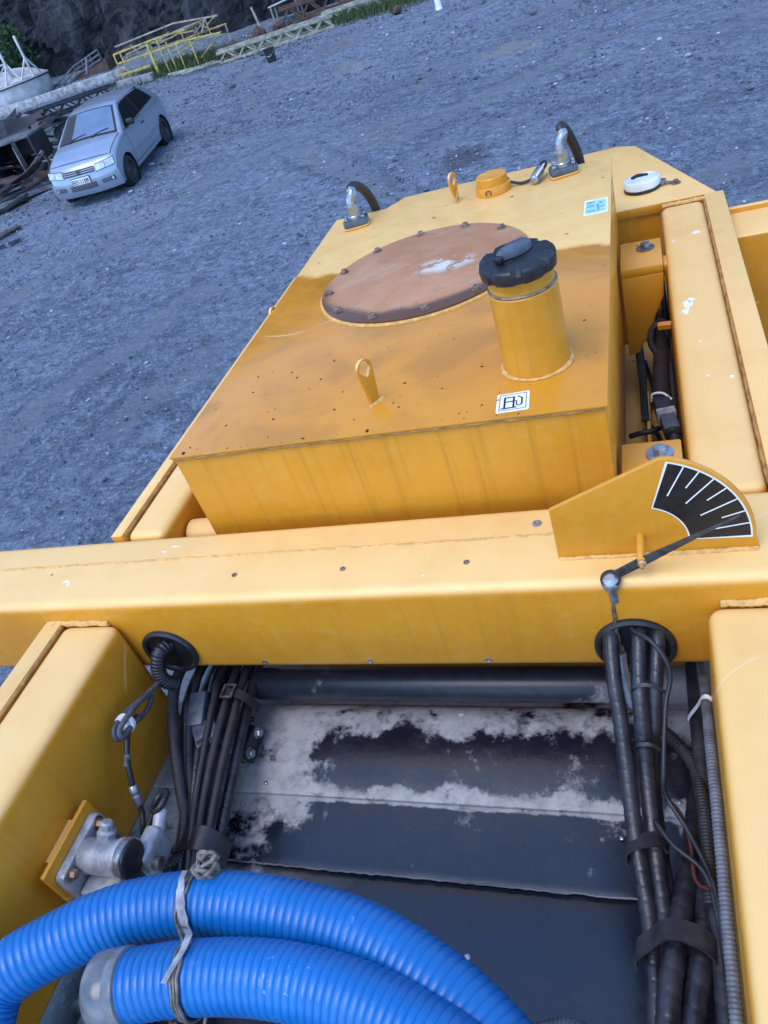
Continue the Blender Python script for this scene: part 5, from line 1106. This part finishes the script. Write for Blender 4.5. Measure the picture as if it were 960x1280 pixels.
# dark steel box frame on the scrap heap
bx_ = thing('scrap_cabinet', 'dark open steel cabinet frame standing on the scrap heap', 'cabinet', at(-14.55, 17.9))
z0 = gz(-14.5, 17.8)+.02
yaw = R_(14); ca, sa = cos(yaw), sin(yaw); Pc = lambda x, y, z: (-14.55+x*ca-y*sa, 17.75+x*sa+y*ca, z0+z)
def obox(name, x0, x1, y0, y1, za, zb, mat, par, bev=.01):
    v = [Pc(x, y, z) for x in (x0, x1) for y in (y0, y1) for z in (za, zb)]
    return MB().add(v, [(0, 1, 3, 2), (4, 6, 7, 5), (0, 4, 5, 1), (2, 3, 7, 6), (0, 2, 6, 4), (1, 5, 7, 3)]).build(name, mat, par, bevel=bev)
obox('top_panel', -.62, .60, -.42, .62, .80, .86, 'greysc', bx_); obox('side_panel', .54, .60, -.42, .62, 0, .799, 'rustdk', bx_); obox('side_panel', -.62, -.56, -.42, .62, 0, .799, 'rustdk', bx_)
obox('back_panel', -.559, .539, .56, .62, 0, .799, 'rustdk', bx_)
obox('front_post', .10, .22, -.42, -.34, 0, .799, 'rustdk', bx_); obox('bottom_rail', -.559, .539, -.42, -.36, 0, .08, 'rustdk', bx_); obox('pale_strip', .02, .09, -.30, -.28, .12, .70, 'wbeam', bx_)
# single scrap pieces: sheets, curled drums, bars
def scrap_sheet(label, x, y, w_, l_, yaw, pitch, roll, mat, z=.12, curl=0, th=.012):
    n = 8; v = []; q = Matrix.Rotation(yaw, 3, 'Z') @ Matrix.Rotation(pitch, 3, 'X') @ Matrix.Rotation(roll, 3, 'Y'); o = at(x, y, z); rnd = random.Random(int(x*77+y*31))
    for k in (0, -th):
        for i in range(n+1):
            for j in range(3):
                u = (i/n-.5)*w_; s_ = (j/2-.5)*l_; c = curl*(u/w_*2)**2*w_+(.012*noise.noise(Vector((u*3, s_*3, x)))); v.append(o+q @ Vector((u, s_, c+k)))
    m = (n+1)*3; f = []
    for i in range(n):
        for j in range(2): a0 = i*3+j; f += [(a0, a0+3, a0+4, a0+1), (m+a0, m+a0+1, m+a0+4, m+a0+3)]
    for i in range(n):
        f += [(i*3, m+i*3, m+i*3+3, i*3+3), (i*3+2, i*3+5, m+i*3+5, m+i*3+2)]
    for j in range(2): f += [(j, j+1, m+j+1, m+j), (n*3+j, m+n*3+j, m+n*3+j+1, n*3+j+1)]
    return tag(MB().add(v, f).build('scrap_sheet', mat, origin=o), label, 'scrap metal', 'pieces of the scrap heap')
scrap_sheet('long grey plate at the near edge of the scrap heap', -13.35, 15.75, 1.5, .34, R_(52), R_(6), R_(4), 'greysc', .10)
scrap_sheet('dark narrow plate below the long grey plate on the scrap heap', -13.62, 15.25, 1.1, .30, R_(48), R_(-8), R_(3), 'rustdk', .08)
scrap_sheet('brown plate leaning in front of the dark cabinet', -13.95, 16.75, 1.1, .40, R_(58), R_(18), R_(8), 'rust', .22)
scrap_sheet('pale grey plate lying left of the brown leaning plate', -14.45, 16.35, 1.1, .5, R_(25), R_(-6), R_(-5), 'greysc', .14)
scrap_sheet('large curled dark sheet behind the cabinet', -17.3, 22.0, 1.2, .8, R_(28), R_(35), R_(6), 'rustdk', .26, .08)
scrap_sheet('bluish dark sheet at left edge under the white beam', -18.6, 22.2, 1.7, .9, R_(20), R_(28), R_(-8), 'rustdk', .22, .10)
scrap_sheet('dark bent sheet just left of the car windscreen', -15.9, 21.2, 1.8, .7, R_(24), R_(16), R_(8), 'rustdk', .35, -.14)
scrap_sheet('flat grey sheet between curled sheet and cabinet', -15.9, 20.2, 1.7, 1.1, R_(30), R_(10), R_(4), 'greysc', .22)
scrap_sheet('flat grey-blue sheet at the left edge behind cabinet', -17.0, 20.6, 1.8, 1.2, R_(12), R_(10), R_(-6), 'greysc', .25)
scrap_sheet('rusty strip beside the left front of the car', -13.25, 17.4, 1.1, .16, R_(42), R_(4), R_(10), 'wbeam', .30)
scrap_sheet('brown flat board lying alone at the left image edge', -12.6, 13.65, .80, .22, R_(66), R_(3), R_(2), 'rust', .06)
scrap_sheet('small dark flake on the gravel below the scrap heap', -11.95, 13.1, .24, .12, R_(40), R_(5), R_(2), 'rustdk', .04)
scrap_sheet('second small dark flake nearer the lone board', -12.25, 12.95, .28, .10, R_(30), R_(5), R_(2), 'rustdk', .04)
scrap_sheet('dark sheet under the dark cabinet frame', -14.9, 17.2, 1.4, .9, R_(20), R_(2), R_(2), 'rustdk', .05)
def ringpiece(label, x, y, r, l_, d, mat, z, arc_=300):
    dv = Vector(d).normalized(); o = at(x, y, z); h = dv.orthogonal().normalized(); k = dv.cross(h); v = []; n = 22
    for rr2 in (r, r-.02):
        for s_ in (0, l_):
            for i in range(n+1): a = R_(arc_)*i/n; v.append(o+dv*s_+(h*cos(a)+k*sin(a))*rr2)
    N = n+1; f = []
    for i in range(n): f += [(i, i+1, N+i+1, N+i), (2*N+i, 3*N+i, 3*N+i+1, 2*N+i+1), (i, 2*N+i, 2*N+i+1, i+1), (N+i, N+i+1, 3*N+i+1, 3*N+i)]
    tag(MB().add(v, f).build('pipe_section', mat, origin=o), label, 'scrap metal', 'pieces of the scrap heap')
ringpiece('open pipe section with dark mouth beside the car mirror', -14.2, 19.1, .30, .8, (.35, .93, .05), 'greysc', .32)
ringpiece('brown curled hoop in front of the cabinet', -13.55, 17.0, .26, .25, (.4, -.9, .3), 'rust', .30, 240)
ringpiece('dark pipe section at the left edge behind the cabinet', -17.2, 20.6, .2, .9, (.9, .3, .05), 'rustdk', .2)
rnd = random.Random(12)
barl = ['rusty bar leaning against the dark cabinet', 'dark bar lying across the near plates', 'thin bent bar sticking out at the heap front', 'brown bar beside the curled hoop', 'dark angle bar under the cabinet', 'short rusty bar at the foot of the heap', 'grey bar lying toward the car', 'dark bar at the far end of the heap', 'rusty rod on the flat grey sheet', 'grey rod poking up near the white beam']
for i, (x, y, l_, yw, pt2, z) in enumerate(((-13.75, 16.9, 1.0, 62, 25, .35), (-13.5, 15.6, 1.3, 40, 5, .18), (-13.3, 15.2, .8, 20, 12, .14), (-13.6, 16.6, .9, 75, 14, .26), (-14.6, 16.9, 1.5, 10, 6, .15), (-13.75, 14.9, .6, 60, 3, .06), (-13.3, 16.35, .7, 30, 8, .2), (-15.6, 19.6, 1.5, 35, 6, .36), (-16.2, 20.5, 1.3, 15, 5, .38), (-17.0, 25.9, .5, 70, 60, .75))):
    dv = Vector((cos(R_(yw))*cos(R_(pt2)), sin(R_(yw))*cos(R_(pt2)), sin(R_(pt2)))); o = at(x, y, z)
    tag(MB().bar(o-dv*l_/2, o+dv*l_/2, rnd.uniform(.04, .08), rnd.uniform(.04, .1)).build('scrap_bar', rnd.choice(['rust', 'rustdk', 'greysc']), origin=o, bevel=.006), barl[i], 'scrap metal', 'bars of the scrap heap')
rnd = random.Random(77); TANGLE = []
for i in range(34):
    if i < 22: x, y = rnd.uniform(-15.6, -13.4), rnd.uniform(15.6, 20.5)
    else: x, y = rnd.uniform(-19.5, -15.8), rnd.uniform(20.5, 23.2)
    if x > -13.9+.0*y and y > 17.4: x -= .8
    yw, pt2, rl_ = rnd.uniform(10, 75), rnd.uniform(-22, 28), rnd.uniform(-25, 25); o = at(x, y, rnd.uniform(.10, .38))
    if i % 3 == 0:
        dv = Vector((cos(R_(yw))*cos(R_(pt2)), sin(R_(yw))*cos(R_(pt2)), sin(R_(pt2)))); l_ = rnd.uniform(.5, 1.4)
        mbx = MB().bar(o-dv*l_/2, o+dv*l_/2, rnd.uniform(.04, .1), rnd.uniform(.03, .08))
    else:
        q = Matrix.Rotation(R_(yw), 3, 'Z') @ Matrix.Rotation(R_(pt2), 3, 'X') @ Matrix.Rotation(R_(rl_), 3, 'Y'); w_, l_ = rnd.uniform(.3, .9), rnd.uniform(.2, .5); v = []
        for zz in (0, -.015):
            for k in range(7):
                for e_ in (-1, 1): u = k/6-.5; v.append(o+q @ Vector((u*w_, e_*l_*.5*(1-.2*abs(u)), zz+.35*w_*u*u*rnd.choice((.5, 1, 1.4)))))
        f = []
        for k in range(6): f += [(2*k, 2*k+1, 2*k+3, 2*k+2), (14+2*k, 14+2*k+2, 14+2*k+3, 14+2*k+1), (2*k, 2*k+2, 14+2*k+2, 14+2*k), (2*k+1, 14+2*k+1, 14+2*k+3, 2*k+3)]
        f += [(0, 14, 15, 1), (12, 13, 27, 26)]; mbx = MB().add(v, f)
    mt_ = rnd.choice(['rustdk', 'rustdk', 'rust', 'rpurl', 'greysc']); kind_ = 'straight bar' if i % 3 == 0 else 'bent plate'
    TANGLE.append((dict(rustdk='black', rust='rusty', rpurl='dark brown', greysc='grey')[mt_]+' '+kind_, x*x+y*y, mbx.build('scrap_piece', mt_, origin=o)))
ORD = ['nearest', 'second nearest', 'third nearest', 'fourth nearest', 'fifth nearest', 'sixth nearest', 'seventh nearest', 'eighth nearest', 'ninth nearest', 'tenth nearest', 'eleventh nearest', 'twelfth nearest', 'thirteenth nearest', 'fourteenth nearest']
for kd in sorted(set(k for k, _, _ in TANGLE)):
    for n_, (_, _, ob_) in enumerate(sorted([q for q in TANGLE if q[0] == kd], key=lambda q: q[1])):
        tag(ob_, ORD[n_]+' '+kd+' in the tangled scrap left of the car', 'scrap metal', 'tangled dark scrap left of the car')
# extra tangled rails in the yellow frame
for i in range(16):
    x = rnd.uniform(-15.4, -12.6); y = rnd.uniform(25.8, 27.1); z = rnd.uniform(2.55, 3.25); l_ = rnd.uniform(.5, 1.3); a = rnd.choice((rnd.uniform(-10, 15), rnd.uniform(60, 110)))
    rail('rail', [(x, y, z), (x+l_*cos(R_(a)), y+rnd.uniform(-.3, .3), min(3.35, max(2.35, z+l_*.6*sin(R_(a)))))], rnd.choice(['ryellow', 'rpale']), .018)
# small things further right
bk_ = thing('bucket', 'small black bucket standing in front of the pale truss', 'bucket', at(-9.7, 23.55))
o = at(-9.7, 23.55)
MB().lathe([(.13, 0), (.16, .30), (.172, .31), (.172, .33), (.155, .33), (.125, .03), (.001, .03)], o, (0, 0, 1), 24, cap=False).build('shell', 'trim', bk_)
MB().tube([o+Vector((-.165, 0, .31)), o+Vector((-.12, -.08, .20)), o+Vector((0, -.175, .14)), o+Vector((.12, -.08, .20)), o+Vector((.165, 0, .31))], .007, 6, .03).build('handle', 'zinc', bk_)
ps = thing('white_post', 'short white post standing alone at the top edge', 'post', at(-4.95, 24.55)); o = at(-4.95, 24.55)
MB().lathe([(.10, 0), (.10, .04), (.085, .05), (.085, .75), (.06, .80), (.001, .81)], o, (0, 0, 1), 16, cap=False).build('shaft', 'white', ps); MB().lathe([(.088, .5), (.088, .58)], o, (0, 0, 1), 16, cap=False).build('band', 'rust', ps)
bt = thing('tilted_bench', 'pale blue sheet-topped bench standing among trusses', 'bench', at(-10.95, 29.3)); o = at(-10.95, 29.3)
MB().bar(o+Vector((-.55, 0, .52)), o+Vector((.55, 0, .60)), .5, .04).build('top', 'silo', bt, bevel=.008)
for sx in (-.48, .46):
    for sy in (-.2, .2): MB().bar(o+Vector((sx, sy, -.05)), o+Vector((sx, sy, .52 if sx < 0 else .585)), .05).build('leg', 'rpale', bt)
tag(MB().bar(at(-11.08, 27.0, -.05), (-11.22, 27.0, 3.22), .06).build('leaning_pole', 'rpale', origin=at(-11.1, 27)), 'thin pale pole leaning up between yellow frame and bench', 'pole')
rkl = ['rusty brown lump left of the trusses', 'rusty red machine block behind the pale truss', 'brown lump near the leaning pole', 'small rusty block by the yellow frame', 'rusty brown boulder-like lump right of the far truss']
for i, (x, y, s) in enumerate(((-11.9, 26.3, .22), (-11.2, 26.9, .26), (-10.6, 27.2, .24), (-12.3, 26.0, .18), (-6.3, 25.4, .16))):
    o = at(x, y, s*.7); r2 = random.Random(i); v = [o+Vector((p[0]*s*r2.uniform(.8, 1.3), p[1]*s*r2.uniform(.8, 1.3), p[2]*s*r2.uniform(.7, 1.1))) for p in ICO]
    tag(MB().add(v, ICF).build('rusty_lump', 'rust', origin=o, smooth=False), rkl[i], 'scrap metal', 'rusty lumps among the trusses')
# grass and shrub
def blades(m, x, y, h, rnd):
    a = rnd.uniform(0, 6.28); w_ = h*.06; o = at(x, y); lean = Vector((rnd.uniform(-.4, .4), rnd.uniform(-.4, .4), 1)).normalized()*h; s = Vector((cos(a), sin(a), 0))*w_
    m.add([o-s, o+s, o+lean*.6+s*.6, o+lean*.6-s*.6, o+lean+Vector((rnd.uniform(-.1, .1), 0, -.02))], [(0, 1, 2, 3), (3, 2, 4)])
rnd = random.Random(21); m = MB()
for cx, cy, sx, sy, n, h in ((-13.6, 26.2, 1.6, .7, 2600, .22), (-11.8, 25.7, .8, .5, 700, .18), (-7.4, 26.6, 1.6, .6, 2200, .22), (-15.2, 25.6, .9, .4, 700, .16), (-9.5, 26.9, 2.0, .5, 900, .16), (-5.4, 27.6, 1.2, .5, 1200, .25)):
    for i in range(n): blades(m, rnd.gauss(cx, sx*.6), rnd.gauss(cy, sy*.6), h*rnd.uniform(.5, 1.5), rnd)
g = stuff(m.build('grass', 'grass', smooth=False)); tag(g, 'patchy green grass growing around the railing frame and trusses', 'grass')
def shrub(label, x, y, z, rx, rz, n, seed):
    t = thing('shrub', label, 'shrub', at(x, y), 'shrubs at the cliff foot'); rnd = random.Random(seed); m = MB(); o = Vector((x, y, z))
    cl_ = [Vector((rnd.gauss(0, .5)*rx, rnd.gauss(0, .4)*rx, rnd.uniform(-.8, .9)*rz)) for _ in range(26)]
    for i in range(n):
        c = rnd.choice(cl_); p = o+c+Vector((rnd.gauss(0, 1), rnd.gauss(0, 1), rnd.gauss(0, 1)))*rx*.16; s = rnd.uniform(.05, .11)
        u = Vector((rnd.gauss(0, 1), rnd.gauss(0, 1), rnd.gauss(0, .6))).normalized(); w_ = u.orthogonal().normalized(); w_ = (Matrix.Rotation(rnd.uniform(0, 6), 3, u) @ w_)
        m.add([p-u*s, p+w_*s*.45, p+u*s, p-w_*s*.45], [(0, 1, 2, 3)])
    stuff(m.build('foliage', 'leaf', t, smooth=False))
    b0 = at(x, y, -.1); tr_ = MB()
    for c in cl_[:7]: tr_.tube([b0, b0.lerp(o+c, .5)+Vector((0, 0, .15)), o+c], .03, 6, .2)
    tr_.build('stem', 'rust', t)
shrub('dark green shrub behind the white hopper drum', -23.0, 30.2, 4.3, 1.1, .9, 3000, 4)
shrub('small green shrub beyond the trusses at top edge', -8.2, 30.2, 3.2, .9, .5, 1200, 5)
